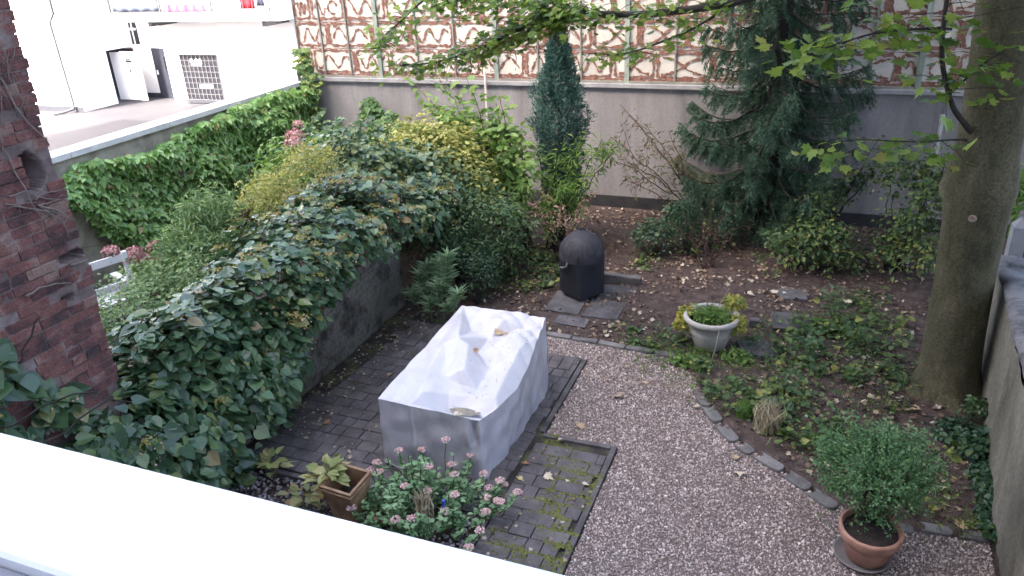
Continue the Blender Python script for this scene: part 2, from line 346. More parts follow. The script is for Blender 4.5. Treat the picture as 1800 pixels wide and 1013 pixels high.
# ------------------------------------------------------------------ PATIO with single pavers
pat = struct('patio', sheet([(-5.05, 4.72), (-2.3, 4.72), (-2.3, 2.5), (-1.5, 2.5), (-1.5, 6.08), (-2.25, 6.08), (-2.25, 7.62), (-3.0, 7.62), (-3.4, 8.1), (-5.05, 8.1)], .006), mk('paver_joint', [(.03, .025, .022), (.05, .044, .034), (.075, .08, .03)], 4, .95, .6, 60, pos=[.4, .52, .6]))
def chamfer_box(lx, ly, h, c=.006, jit=.0):
    v = []
    for z, k in ((0, 0), (h - c, 0), (h, c)):
        for sx, sy in ((-1, -1), (1, -1), (1, 1), (-1, 1)): v.append((sx * (lx / 2 - k), sy * (ly / 2 - k), z))
    v = np.array(v) + rng.normal(size=(12, 3)) * jit
    F = [(8, 9, 10, 11)] + [(i + 4 * k, (i + 1) % 4 + 4 * k, (i + 1) % 4 + 4 * k + 4, i + 4 * k + 4) for k in (0, 1) for i in range(4)]
    return MB().add(v, F).mesh('block')
ROW = .158; lens = [.14, .2, .26, .31]
pm = [[chamfer_box(l - .007, ROW - .007, .028, .004, .0008) for _ in range(2)] for l in lens]
for row in pm:
    for me in row: me.materials.append(PAVER)
def pave(x0, x1, y0, y1, skip=None):
    y = y0 + ROW / 2
    while y < y1 - ROW * .45:
        x = x0 + rng.uniform(-.1, 0)
        while x < x1 - .03:
            k = int(rng.choice(4, p=[.25, .3, .3, .15])); l = lens[k]
            if x + l > x1: l = x1 - x
            if x < x0: pass
            cx = max(x, x0) + (min(x + l, x1) - max(x, x0)) / 2; w = min(x + l, x1) - max(x, x0)
            if w > .05 and not (skip and skip(cx, y)):
                o = obj('paver', pm[k][int(rng.integers(2))], None, pat, (cx, y, .006 + rng.normal() * .0022))
                o.scale[0] = w / lens[k]; o.rotation_euler = (rng.normal() * .008, rng.normal() * .008, rng.normal() * .006)
            x += l
        y += ROW
pave(-2.27, -1.56, 3.85, 6.02)
pave(-4.95, -2.32, 4.78, 7.98, lambda x, y: (-3.45 < x < -2.6 and 5.3 < y < 6.95) or (x > -3.2 and y > 7.6) or (x < -4.75 and y > 6))
for (x0, x1, y0, y1) in [(-1.555, -1.5, 3.85, 4.9), (-1.555, -1.5, 4.905, 6.08), (-2.25, -1.56, 6.03, 6.08), (-2.305, -2.25, 6.1, 7.6), (-2.9, -2.31, 7.57, 7.62), (-4.6, -3.5, 4.70, 4.75), (-3.49, -2.36, 4.70, 4.75), (-2.335, -2.285, 3.85, 4.72)]:
    obj('edging_strip', MB().box(x0 + .002, x1 - .002, y0, y1, -.05, .033), PAVER, pat)
# moss in the joints (tiny tufts)
q = np.concatenate([scatter_poly(2600, [(-1.95, 3.9), (-1.52, 3.9), (-1.52, 6.06), (-2.2, 6.06), (-2.2, 5.7), (-1.95, 5.4)]), scatter_poly(900, [(-4.1, 5.0), (-3.6, 4.9), (-3.6, 5.9), (-3.9, 5.6)]), scatter_poly(1500, [(-2.25, 3.9), (-1.5, 3.9), (-1.5, 5.0), (-2.2, 5.2)])])
keep = (noise3(np.column_stack([q, 0 * q[:, 0]]), 3.5, 21) > .12); q = q[keep]
jy = np.round((q[:, 1] - 3.85) / ROW) * ROW + 3.85; sel = rng.random(len(q)) < .62; q[sel, 1] = jy[sel] + rng.normal(size=sel.sum()) * .011
n = len(q); mb = MB(); leaves(mb, T_OCT, np.column_stack([q, np.full(n, .03)]), rand_dirs(n) * .2 + np.array([0, 0, 1.]), rand_dirs(n), rng.uniform(.006, .02, n) * np.array(1.0))
mb.v = [v * np.array([1, 1, 1.]) for v in mb.v]
mv = mb.v[0]; mv[:, 2] = .034 + (mv[:, 2] - .03) * .25
stuff(obj('moss', mb, MOSS), 'yellow green moss growing in the paving joints', 'moss')

# kerb of edging stones
kb = struct('kerb', MB().box(-2.95, -1.32, 8.0, 8.06, -.06, .012), KERB)
def kerb_stone(x, y, l, w, ang, h=.05, rnd=True):
    a = np.linspace(-np.pi / 2, np.pi / 2, 7); o = [(l / 2 + w / 2 * math.cos(t) * .8, w / 2 * math.sin(t)) for t in a] if rnd else [(l / 2, -w / 2), (l / 2, w / 2)]
    o += [(-l / 2 + w / 2 * math.cos(t) * .8, -w / 2 * math.sin(t)) for t in a[::1]][::1] if rnd else [(-l / 2, w / 2), (-l / 2, -w / 2)]
    if rnd: o = o[:7] + [(-l / 2 + w / 2 * math.cos(t) * .8, w / 2 * math.sin(t)) for t in a[::-1]]
    n = len(o); v = [(p[0], p[1], -.06) for p in o] + [(p[0], p[1], h - .006) for p in o] + [(p[0] * .97, p[1] * .92, h) for p in o]
    F4 = [(i + k * n, (i + 1) % n + k * n, (i + 1) % n + (k + 1) * n, i + (k + 1) * n) for k in (0, 1) for i in range(n)]
    me = MB().add(v, F4, [tuple(range(2 * n, 3 * n))]); ob = obj('edging_stone', me, KERB, kb, (x, y, rng.normal() * .004)); ob.rotation_euler = (rng.normal() * .03, rng.normal() * .03, ang)
for k in range(5): kerb_stone(-2.76 + k * .345, 8.09 - k * .025, .33, .085, -.05 + rng.normal() * .02, .04, False)
kp = np.array([(-.87, 7.20), (-.73, 6.93), (-.55, 6.65), (-.36, 6.44), (-.13, 6.29), (.12, 6.10), (.34, 5.91)])
for i in range(len(kp)):
    a, b = kp[max(0, i - 1)], kp[min(len(kp) - 1, i + 1)]; d = b - a
    kerb_stone(kp[i][0], kp[i][1], .24 if i not in (3,) else .12, .125, math.atan2(d[1], d[0]), .036 + .005 * (i % 2))
for x, y, a in [(.62, 5.77, -.25), (.92, 5.73, .02), (1.2, 5.78, .1), (1.48, 5.8, .05)]: kerb_stone(x, y, .2, .11, a, .035)

# stone slabs
def slab(x, y, lx, ly, rz, label, h=.045, z=.0, mat=SLAB):
    o = obj('stone_slab', chamfer_box(lx, ly, h, .008, .004), mat, None, (x, y, z)); o.rotation_euler = (rng.normal() * .012, rng.normal() * .012, rz)
    tag(o, label, 'slab', 'stone slabs in the bed')
slab(-2.93, 9.0, .46, .62, .02, 'dark square slab under the left side of the black grill cover')
slab(-2.40, 8.93, .47, .52, -.02, 'dark square slab in front of the black grill cover')
slab(-2.36, 9.47, .48, .46, .03, 'dark slab to the right behind the covered grill foot')
slab(-2.71, 8.48, .42, .24, -.03, 'narrow brownish slab between the grill slabs and the straight kerb')
slab(-3.2, 8.3, .3, .22, -.03, 'small pale slab just behind the far corner of the silver cover')
slab(-.13, 10.06, .36, .34, .1, 'weathered stepping slab farthest back under the yellowing shrub')
slab(-.08, 9.25, .48, .42, .15, 'mossy stepping slab half covered by leaves beyond the cream pot')
slab(-.42, 8.42, .42, .36, .3, 'sunken grey stepping slab right beside the cream pot')
o = obj('brick_fragment', chamfer_box(.12, .10, .07, .006, .004), SLAB, None, (-.52, 9.08, .015)); tag(o, 'small broken block lying behind the cream pot', 'stone')
o = obj('concrete_block', chamfer_box(.62, .12, .15, .01, .005), SLAB, None, (-2.42, 9.83, 0)); o.rotation_euler[2] = -.06; tag(o, 'long low concrete block lying behind the covered grill', 'block')

# ------------------------------------------------------------------ HOUSE behind the viewpoint (its balcony parapet is in view, its mass shades the garden)
hs = thing('house', 'white balcony parapet with smooth metal cap at the bottom of the picture', 'house', (0, 0, 0))
obj('wall', MB().box(-34, 16, -11, -1.3, 0, 21.0), WHITE, hs)
obj('roof', MB().add([(-34.4, -11.4, 21.0), (16.4, -11.4, 21.0), (16.4, -.9, 21.0), (-34.4, -.9, 21.0), (-34.4, -6.2, 22.6), (16.4, -6.2, 22.6)], [(0, 3, 2, 1), (3, 4, 5, 2), (1, 5, 4, 0)], [(0, 4, 3), (1, 2, 5)]), mk('roof_tile', [(.12, .05, .035), (.2, .09, .06)], 6, .9), hs)
obj('balcony_floor', MB().box(-3.2, .28, -1.3, .455, 2.95, 3.1), WHITE, hs)
obj('parapet', MB().box(-3.2, .26, .36, .455, 3.1, 4.05), WHITE, hs)
cap = MB(); cp = [(.478, 4.05), (.478, 4.097), (.474, 4.10), (.337, 4.10), (.333, 4.097), (.333, 4.05)]
V = [(x, y, z) for x in (-3.2, .30) for y, z in cp]; n = len(cp)
cap.add(V, [(i, i + 1, i + 1 + n, i + n) for i in range(n - 1)] + [(n - 1, 0, n, 2 * n - 1)], [tuple(range(n))[::-1], tuple(range(n, 2 * n))])
pc = obj('parapet_cap', cap, mk('weathered_cap_paint', [(.60, .58, .565), (.63, .61, .595), (.65, .63, .615)], 1.2, .45, fine=.015, bscale=140, spec=.3), hs)
obj('seal', MB().box(-3.2, .28, .305, .332, 4.05, 4.085), CAPGREY, hs)
obj('inner_rail', MB().box(-3.2, .28, .255, .303, 4.03, 4.075), WHITEPAINT, hs)
for wx in (-20, -16, -12, -8.2, 4, 8, 12):
    for wz in (1.2, 4.4, 7.6, 10.8, 14):
        w = obj('window', MB().box(wx - .6, wx + .6, -1.31, -1.27, wz, wz + 1.7), GLASSBLOCK, hs)

# ------------------------------------------------------------------ BACK WALL with painted panels
WT = 13.09
bw = thing('garden_wall', 'tall grey concrete wall with dark base band closing the garden at the back', 'wall', (0, WT, 0))
obj('wall_face', MB().box(-9.75, 8, 0, .3, -.2, 2.12), CONC_BACK, bw)
obj('base_band', MB().box(-9.6, 8, -.025, 0, -.1, .21), PLINTH, bw)
for k, (a, b_) in enumerate([(-9.75, -5.5), (-5.495, -1.2), (-1.195, 3.2), (3.205, 8)]):
    obj('coping', MB().box(a, b_, -.06, .3, 2.125, 2.185), COPING, bw)
ps = thing('panel_screen', 'cream panel screen painted with rust red outlined cells above the back wall', 'screen', (0, WT, 0))
posts = [-9.68, -9.13, -8.54, -7.89, -7.09, -6.33, -5.52, -4.74, -3.96, -3.16, -2.36, -1.55, -.77, -.1, .57, 1.24, 2.04, 2.84, 3.64, 4.44, 5.24]
thick = {-7.89, -5.52, -3.16, -.77, 1.24, 3.64}
ZT = 5.3
for a, b_ in zip(posts[:-1], posts[1:]):
    obj('panel', MB().box(a + .002, b_ - .002, .06 + rng.uniform(0, .004), .10, 2.2, ZT), PANEL, ps)
for p in posts:
    if p in thick: obj('post', MB().box(p - .04, p + .04, .015, .12, 2.186, ZT), POST, ps)
    else: obj('post', MB().box(p - .014, p + .014, .03, .12, 2.186, ZT), POSTTHIN, ps)
obj('bottom_rail', MB().box(-9.7, 5.24, .02, .125, 2.186, 2.225), POSTTHIN, ps)
obj('top_rail', MB().box(-9.7, 5.24, .0, .125, ZT, ZT + .1), POST, ps)
pb = MB(); zlay = [0]
def ribbon(pts, w, closed=False):
    P = np.asarray(pts, float); n = len(P)
    T = (np.roll(P, -1, 0) - np.roll(P, 1, 0)) if closed else np.gradient(P, axis=0)
    T /= np.linalg.norm(T, axis=1)[:, None] + 1e-9; Nn = np.stack([-T[:, 1], T[:, 0]], 1)
    s = np.arange(n); ww = w * (1 + .45 * np.sin(s * .9 + rng.uniform(0, 6)) + .3 * np.sin(s * 2.3 + rng.uniform(0, 6))) * .5
    P = P + rng.normal(size=P.shape) * .005; zlay[0] += 1; y = .057 - (zlay[0] % 60) * .0003
    A, B = P + Nn * ww[:, None], P - Nn * ww[:, None]
    V = np.stack([np.concatenate([A[:, 0], B[:, 0]]), np.full(2 * n, y), np.concatenate([A[:, 1], B[:, 1]])], 1)
    m = n if closed else n - 1
    F = [(i, (i + 1) % n, (i + 1) % n + n, i + n) for i in range(m)]; pb.add(V, F)
def rrect(x0, x1, z0, z1, r, n=7):
    o = []
    for cx, cz, a0 in ((x1 - r, z1 - r, 0), (x0 + r, z1 - r, 90), (x0 + r, z0 + r, 180), (x1 - r, z0 + r, 270)):
        for t in np.linspace(a0, a0 + 90, n): o.append((cx + r * math.cos(R(t)), cz + r * math.sin(R(t))))
        nx = o[-1]
    P = np.array(o + [o[0]]); out = []
    for a, b_ in zip(P[:-1], P[1:]):
        k = max(1, int(np.linalg.norm(b_ - a) / .04))
        for j in range(k): out.append(a + (b_ - a) * j / k)
    return np.array(out) + rng.normal(size=(len(out), 2)) * .004
for r in range(6):
    z0 = 2.275 + r * .49; x = -9.72 + (.0 if r % 2 else -.38) + rng.uniform(-.05, .05)
    while x < 5.2:
        w = rng.uniform(.72, .98); a, b_ = max(x + .035, -9.64), min(x + w - .035, 5.2)
        if b_ - a > .2:
            ribbon(rrect(a, b_, z0 + .01, z0 + .405, .07), .046, True)
            kind = rng.random(); cx, cz = (a + b_) / 2, z0 + .2; hw = (b_ - a) / 2 - .07
            if b_ > -3 and kind < .6:                       # crossing curves
                t = np.linspace(-1, 1, 24); ribbon(np.stack([cx + hw * t, cz + .14 * np.tanh(2 * t)], 1), .034); ribbon(np.stack([cx + hw * t, cz - .14 * np.tanh(2 * t)], 1), .034)
            elif kind < .8:
                t = np.linspace(0, 1, 40); per = rng.uniform(1.2, 2.2); ph = rng.uniform(0, 6)
                ribbon(np.stack([a + .07 + t * 2 * hw, cz + .13 * np.sin(t * per * 6.28 + ph) * (1 - .25 * t)], 1), .036)
            else:
                t = np.linspace(0, 1, 22); ribbon(np.stack([a + .08 + t * hw * .8, cz + .12 * np.sin(t * 6.28)], 1), .034)
                t = np.linspace(0.3, 5.2, 26); ribbon(np.stack([cx + hw * .5 + .10 * np.cos(t), cz + .11 * np.sin(t)], 1), .034)
            if rng.random() < .6: ribbon(np.stack([np.full(12, x + w) + rng.normal(size=12) * .006, np.linspace(z0 + .03, z0 + .39, 12)], 1), rng.uniform(.03, .075))
            if rng.random() < .5:                             # paint blot
                bx, bz = rng.uniform(a, b_), z0 + rng.choice([.03, .38]); ribbon(np.stack([bx + np.linspace(-.05, .05, 6), np.full(6, bz)], 1), .07)
        x += w
    t = np.linspace(-9.66, 5.2, 260); ribbon(np.stack([t, z0 + .445 + .008 * np.sin(t * 5)], 1), .014)
t = np.linspace(-9.66, 5.2, 260); ribbon(np.stack([t, np.full(260, 2.24)], 1), .04)
obj('painted_pattern', pb, RUST, ps)
# stakes and pipes by the wall
o = obj('wooden_stake', MB().tube([(-5.72, 12.75, 0), (-5.68, 12.95, 1.4), (-5.70, 13.0, 2.65)], .022, 6), mk('pale_wood', [(.3, .25, .22), (.42, .37, .34)], 9, .9), None); tag(o, 'pale wooden stake leaning against the back wall behind the tall shrub', 'stake')
o = obj('drain_pipe', MB().tube([(-9.55, 12.95, 0), (-9.6, 12.95, 1.2), (-9.65, 12.95, 2.3)], .035, 8), STEEL, None); tag(o, 'thin grey pipe in the corner of the vine wall and back wall', 'pipe')
o = obj('garden_pole', MB().tube([(1.55, 12.4, 0), (1.55, 12.4, 1.0), (1.55, 12.4, 1.98)], .032, 10), COPING, None); tag(o, 'pale pole standing at the back wall beside the thick tree trunk', 'pole')

# ------------------------------------------------------------------ VINE WALL
vw = thing('boundary_wall', 'weathered concrete wall overgrown with creeper, running back to the white building', 'wall', (-9.6, 0, 0))
obj('wall_face', MB().box(-.22, 0, 2, 13.05, -1.1, 2.05), VINEWALL, vw)
for k in range(6):
    obj('coping', MB().box(-.30, .05, 2 + k * 1.84, 2 + (k + 1) * 1.84 - .012, 2.05, 2.13), VINECOP, vw)

# ------------------------------------------------------------------ OLD LOW WALL
ow = thing('low_garden_wall', 'low whitewashed old brick wall under the overhanging dark green climber', 'wall', (-5.05, 0, 0))
ny, nz = 150, 34; yy, zz = np.meshgrid(np.linspace(3.95, 8.55, ny), np.linspace(-.1, .93, nz), indexing='ij')
xx = .012 * noise3(np.stack([yy, zz, 0 * yy], -1), 3, 8) + .01 * noise3(np.stack([yy, zz, 0 * yy], -1), 9, 9) - .03 * (yy > 7.45) + (-.25 * np.clip((yy - 8.35) / .2, 0, 1) ** 2)
obj('wall_face', MB().grid(np.stack([xx, yy, zz], -1).reshape(-1, 3), ny, nz), OLDWALL, ow)
obj('wall_core', MB().box(-.32, -.08, 3.95, 8.5, -.1, .93), OLDWALL, ow)
cb = [chamfer_box(.34, .068, .075, .008, .005) for _ in range(4)]
for m_ in cb: m_.materials.append(mk('cap_brick', [(.07, .045, .04), (.13, .10, .085), (.19, .17, .14)], 5, .95, .6, 40, rnd=.3) if m_ is cb[0] else cb[0].materials[0])
for k in range(58):
    y = 4.0 + k * .078
    if rng.random() < .05: continue
    ob = obj('brick', cb[k % 4], None, ow, (-.155 + rng.normal() * .008, y, .93 + rng.normal() * .006)); ob.rotation_euler = (rng.normal() * .04, rng.normal() * .03, rng.normal() * .03)

# ------------------------------------------------------------------ TALL BRICK WALL
tb = thing('brick_wall', 'tall ragged red brick wall end with holes and dead vine stems', 'wall', (-5.05, 0, 0))
holes = [(3.64, 3.24, .10, .14), (3.75, 2.57, .10, .045), (3.62, 2.28, .06, .035)]
def inhole(y, z, g=0.): 
    r = np.zeros(np.shape(y), bool)
    for hy, hz, a, b_ in holes: r |= ((y - hy) / (a + g)) ** 2 + ((z - hz) / (b_ + g)) ** 2 < 1
    return r
def edge_y(z): return 3.88 + .02 * np.sin(z * 3.1) + .012 * np.sin(z * 8.3 + 1) + .008 * np.sin(z * 21)
ny, nz = 130, 260; u, zz = np.meshgrid(np.linspace(0, 1, ny), np.linspace(.9, 5.2, nz), indexing='ij')
yy = 1.6 + u * (edge_y(zz) - .02 - 1.6); q = np.stack([yy, zz, 0 * yy], -1)
xx = -.008 + .005 * noise3(q, 6, 31) + .003 * noise3(q, 20, 32); xx = np.where(inhole(yy, zz, -.005), -.3, xx); xx -= .12 * np.clip((yy - edge_y(zz) + .045) / .03, 0, 1) ** 2
obj('mortar_bed', MB().grid(np.stack([xx, yy, zz], -1).reshape(-1, 3), ny, nz), MORTAR, tb)
obj('wall_core', MB().box(-.45, -.13, -1.3, 3.50, -.1, 7.0).box(-.45, -.32, 3.50, 3.80, -.1, 7.0), MORTAR, tb)
obj('near_face', MB().box(-.13, -.004, -1.3, 1.6, -.1, 7.0).box(-.13, -.004, 1.6, 3.8, -.1, .9).box(-.13, -.004, 1.6, 3.8, 5.2, 7.0), BRICK, tb)
bms = [chamfer_box(.236, .066, .03, .004, .002) for _ in range(4)] + [chamfer_box(.115, .067, .03, .005, .003) for _ in range(2)]
for m_ in bms: m_.materials.append(BRICK)
r = 0; z = 1.34
while z < 4.75:
    y = 2.25 + (.125 if r % 2 else 0) + rng.normal() * .008
    while True:
        L_ = .245 if rng.random() < .72 else .125
        ylim = edge_y(z) - .03
        if y + .035 > ylim: break
        cy = y + L_ / 2; l = L_ - .009
        if y + L_ > ylim: l = ylim - y; cy = y + l / 2
        if not inhole(cy, z, .035 if L_ < .2 else .06) and rng.random() > .02:
            m_ = bms[int(rng.integers(4))] if L_ > .2 else bms[4 + int(rng.integers(2))]
            ob = obj('brick', m_, None, tb, (-.030 + rng.normal() * .0025, cy, z)); ob.rotation_euler = (math.pi / 2, rng.normal() * .012, math.pi / 2)
            ob.rotation_euler = Matrix(((0, 0, 1), (1, 0, 0), (0, 1, 0))).to_euler(); ob.scale[0] = l / (.236 if L_ > .2 else .115)
        y += L_
    z += .0765; r += 1
# dead vine
dv = thing('dead_vine', 'dry leafless vine stems clinging to the tall brick wall', 'vine', (-5.04, 3.5, 2.0)); mb = MB()
def crawl(y, z, dy, dz, n, rad, st=.06):
    P = [(.012, y - 3.5, z - 2.0)]
    for k in range(n):
        dy += rng.normal() * .22; dz += rng.normal() * .2 - .03; L_ = math.hypot(dy, dz); y += dy / L_ * st; z += dz / L_ * st
        if y > edge_y(z) - .05: y = edge_y(z) - .05; dy = -.3
        P.append((.006 + abs(rng.normal()) * .012, y - 3.5, z - 2.0))
    mb.tube(P, np.linspace(rad, rad * .3, len(P)), 5); return P
for k in range(34): crawl(rng.uniform(3.45, 3.78), rng.uniform(3.65, 4.6), rng.normal() * .4, -.8, int(rng.integers(3, 9)), rng.uniform(.0015, .0038))
for k in range(6): crawl(3.5 + rng.normal() * .1, 3.1 + rng.normal() * .04, .8, rng.normal() * .4, 6, .006, .05)
for k in range(4): crawl(3.60, 3.02, .7, -.5, 7, .007, .05)
crawl(3.3, 2.45, .9, .25, 6, .011); crawl(3.70, 2.52, .9, -.1, 4, .012, .04); crawl(3.45, 3.75, .3, -1, 14, .010); crawl(3.6, 4.5, .0, -1, 20, .013)
obj('stems', mb, TWIG, dv)

# ------------------------------------------------------------------ RIGHT WALL
rw = thing('side_wall', 'mossy rendered wall with crumbling grey coping along the right side', 'wall', (1.75, 0, 0))
def rwx(y): return (y - 6.8) * .055
ny, nz = 90, 26; yy, zz = np.meshgrid(np.linspace(3.4, 8.75, ny), np.linspace(-.15, 1.24, nz), indexing='ij'); q = np.stack([yy, zz, 0 * yy], -1)
step = np.where((yy - 7.05 + zz * .12 + .02 * noise3(q, 6, 44)) < 0, -.045, 0.) ; gap = np.abs(yy - 7.08 + zz * .12 + .015 * noise3(q, 6, 44)) < .05
xx = rwx(yy) + step + .012 * noise3(q, 2.2, 41) + .006 * noise3(q, 8, 42) + np.where(gap, .05, 0)
obj('wall_face', MB().grid(np.stack([xx, yy, zz], -1).reshape(-1, 3), ny, nz), RIGHTWALL, rw)
core = MB(); 
for (ya, yb) in [(3.4, 5), (5, 6.5), (6.5, 8), (8, 8.75)]: core.box(rwx(yb) + .07, rwx(yb) + .2, ya, yb, -.15, 1.24)
obj('wall_core', core, RIGHTWALL, rw)
y = 3.4
while y < 8.7:
    l = rng.uniform(.38, .75); nyc = 16; yy = np.linspace(y, min(y + l, 8.75), nyc); sec = []
    for k in range(nyc):
        e = .03 + .022 * noise3(np.array([yy[k] * 3, 0, 0]), 2, 50) + .003 * rng.normal(); x0 = rwx(yy[k])
        sec.append([(x0 - e, yy[k], 1.235), (x0 - e - .01 + .004 * rng.normal(), yy[k], 1.29 + .003 * rng.normal()), (x0 - e + .03, yy[k], 1.325 + .002 * rng.normal()), (x0 + .12, yy[k], 1.335 + .002 * rng.normal()), (x0 + .24, yy[k], 1.31), (x0 + .25, yy[k], 1.235)])
    obj('coping_stone', MB().grid(np.array(sec).reshape(-1, 3), nyc, 6), COP_DARK, rw); y += l + .006
o = obj('concrete_post', MB().box(1.93, 2.06, 8.78, 8.94, 0, 1.62).add([(1.93, 8.78, 1.621), (2.06, 8.78, 1.621), (2.06, 8.94, 1.621), (1.93, 8.94, 1.621), (1.995, 8.86, 1.72)], [(0, 1, 4), (1, 2, 4), (2, 3, 4), (3, 0, 4)]), COPING, None)
tag(o, 'pale concrete post with pointed top behind the tree trunk', 'post')

# ------------------------------------------------------------------ WHITE BUILDING across the yard
KB = 1.2174; FT = 20.0 * KB; YZ = -1.0
wb = thing('white_building', 'bright white building with balcony, grey door and glass block window', 'building', (-16 * KB, FT, YZ)); wb.scale = (KB, KB, KB)
X = lambda x: x + 16.0
obj('wall', MB().box(X(-19.93), X(-8), 0, .4, 0, 8), WHITE, wb)
obj('recess_wall', MB().box(X(-21.86), X(-19.935), .62, .8, 0, 8).box(X(-23.4), X(-21.865), .62, .8, 1.63, 8), WHITE, wb)
obj('recess_return', MB().box(X(-19.93), X(-19.8), .405, .8, 0, 8), WHITE, wb)
obj('wing', MB().box(X(-34), X(-21.88), -1.9, -.5, 0, 8), WHITE, wb)
obj('wing_lintel', MB().box(X(-23.4), X(-21.9), -.495, .61, 1.68, 8), WHITE, wb)
obj('plinth', MB().box(X(-34), X(-21.86), -1.93, -1.905, 0, .17), GREYTRIM, wb)
obj('recess_plinth', MB().box(X(-21.7), X(-21.1), .59, .615, 0, .15), GREYTRIM, wb)
obj('dark_opening', MB().box(X(-23.4), X(-21.87), .55, .6, 0, 1.62), DARK, wb)
d1 = obj('door', MB().box(X(-21.06), X(-20.30), .575, .61, 0, 1.63), DOORGREY, wb); obj('handle', MB().box(X(-20.98), X(-20.94), .54, .57, .78, .92), WHITEPAINT, d1); obj('closer', MB().box(X(-20.62), X(-20.57), .54, .57, .95, 1.35), DARK, d1)
d2 = obj('open_gate_leaf', MB().box(0, .82, -.03, .03, .03, 1.6), WHITEPAINT, wb, (X(-21.85), .02, 0)); d2.rotation_euler[2] = R(-5)
d3 = obj('gate_leaf', MB().box(0, .42, -.02, .02, .03, 1.57), WHITEPAINT, wb, (X(-22.26), -.02, 0)); d3.rotation_euler[2] = R(6)
for k, (w_, h_, zz_) in enumerate([(.22, .028, 1.36), (.26, .06, 1.29), (.24, .024, 1.21), (.07, .04, 1.11), (.06, .11, .98)]): obj('notice', MB().box(.36 - w_ / 2, .36 + w_ / 2, -.036, -.031, zz_ - h_ / 2, zz_ + h_ / 2), DARK if k in (1, 3) else GREYTRIM, d2)
wn_ = obj('window', MB().box(X(-21.8), X(-21.5), .58, .615, 1.75, 2.5), DARK, wb); obj('glazing_bar', MB().box(X(-21.67), X(-21.64), .55, .575, 1.75, 2.5).box(X(-21.8), X(-21.5), .545, .57, 2.2, 2.27), WHITEPAINT, wn_)
# glass block window
gw = obj('glass_block_window', MB().box(X(-19.32), X(-17.86), -.012, -.002, .12, 1.52), GLASSBLOCK, wb)
bars = MB()
for k in range(10): bars.box(X(-19.32) + k * .1622 - .014, X(-19.32) + k * .1622 + .014, -.03, -.013, .12, 1.52)
for k in range(9): bars.box(X(-19.32), X(-17.86), -.034, -.0305, .12 + k * .175 - .012, .12 + k * .175 + .012)
obj('mortar_grid', bars, mk('block_joint', [(.07, .07, .08), (.09, .09, .10)], 5, .8), gw)
obj('sill', MB().box(X(-19.4), X(-17.8), -.12, -.001, .04, .1), GREYTRIM, gw)
def text_mesh(s, size, name):
    cu = bpy.data.curves.new(name, 'FONT'); cu.body = s; cu.size = size; cu.extrude = .004; cu.offset = .012; o = bpy.data.objects.new(name, cu); COL.objects.link(o)
    me = bpy.data.meshes.new_from_object(o); bpy.data.objects.remove(o); bpy.data.curves.remove(cu); return me
tm = text_mesh('9:00', .27, 'lettering'); to = obj('lettering', tm, WHITEPAINT, gw, (X(-18.92), -.045, 1.2)); to.rotation_euler[0] = R(90)
obj('blank_sign', MB().box(X(-18.72), X(-18.2), -.05, -.036, .5, .6), WHITEPAINT, gw)
# balcony
bal = obj('balcony_slab', MB().box(X(-20.58), X(-14.22), -1.25, 0, 2.65, 2.88), WHITE, wb)
obj('balcony_floor', MB().box(X(-20.53), X(-14.27), -1.2, -.02, 2.882, 2.90), mk('balcony_lino', [(.032, .027, .038), (.042, .036, .048)], 3, .7), bal)
for bx in (-19.2, -15.0): obj('bracket', MB().box(X(bx) - .07, X(bx) + .07, -1.05, 0, 2.48, 2.645), STEEL, bal)
for bx in (-20.5, -18.54, -16.65, -14.65): obj('railing_post', MB().box(X(bx) - .025, X(bx) + .025, -1.22, -1.17, 2.882, 3.95), STEEL, bal)
obj('handrail', MB().box(X(-20.53), X(-14.27), -1.23, -1.16, 3.95, 4.0), STEEL, bal)
for k, bx in enumerate(np.arange(-18.4, -14.3, .16)): obj('baluster', MB().box(X(bx) - .006, X(bx) + .006, -1.2, -1.188, 2.9, 3.95), STEEL, bal)
obj('bottom_rail', MB().box(X(-20.53), X(-14.27), -1.21, -1.18, 2.895, 2.91), STEEL, bal)
obj('downpipe', MB().tube([(X(-21.95), -1.97, 4.2), (X(-21.95), -1.97, 2.98), (X(-22.2), -1.97, 2.72), (X(-22.15), -1.97, .3), (X(-22.15), -2.0, .12), (X(-22.3), -2.2, .06), (X(-22.5), -2.5, .05)], .04, 8), STEEL, wb)
def cloth(name, x0, x1, z0, z1, y, mat, label, cat, amp=.03):
    nu, nv = 40, 8; u, v = np.meshgrid(np.linspace(0, 1, nu), np.linspace(0, 1, nv), indexing='ij')
    P = np.stack([x0 + (x1 - x0) * u, y + amp * np.sin(u * 26) * (1.2 - v * .6), z0 + (z1 - z0) * v + 0 * u], -1)
    P = P * KB + np.array([0, 0, YZ]); mb = MB().grid(P.reshape(-1, 3), nu, nv); o = obj(name, mb, mat); so = o.modifiers.new('thickness', 'SOLIDIFY'); so.thickness = .008; tag(o, label, cat); return o
cloth('fabric_screen', -20.45, -18.65, 2.93, 3.9, 20 - 1.14, mk('pale_blue_cloth', [(.05, .065, .10), (.11, .135, .18)], 6, .8, stretch=(8, 1, 1)), 'pale blue cloth screen tied along the balcony railing', 'cloth')
cloth('towel', -15.85, -15.35, 2.95, 3.9, 20 - .9, mk('red_cloth', [(.34, .012, .025), (.4, .02, .035)], 3, .8), 'red towel hanging behind the balcony railing', 'towel', .02)
cloth('dark_towel', -15.3, -15.05, 3.0, 3.9, 20 - .85, mk('navy_cloth', [(.06, .07, .12), (.1, .11, .17)], 3, .8), 'dark blue towel hanging beside the red towel on the balcony', 'towel', .02)
cloth('pink_blanket', -18.5, -17.1, 2.9, 3.1, 20 - .95, mk('pink_cloth', [(.22, .06, .14), (.28, .09, .18)], 3, .8), 'low pink blanket lying along the balcony railing', 'blanket', .03)

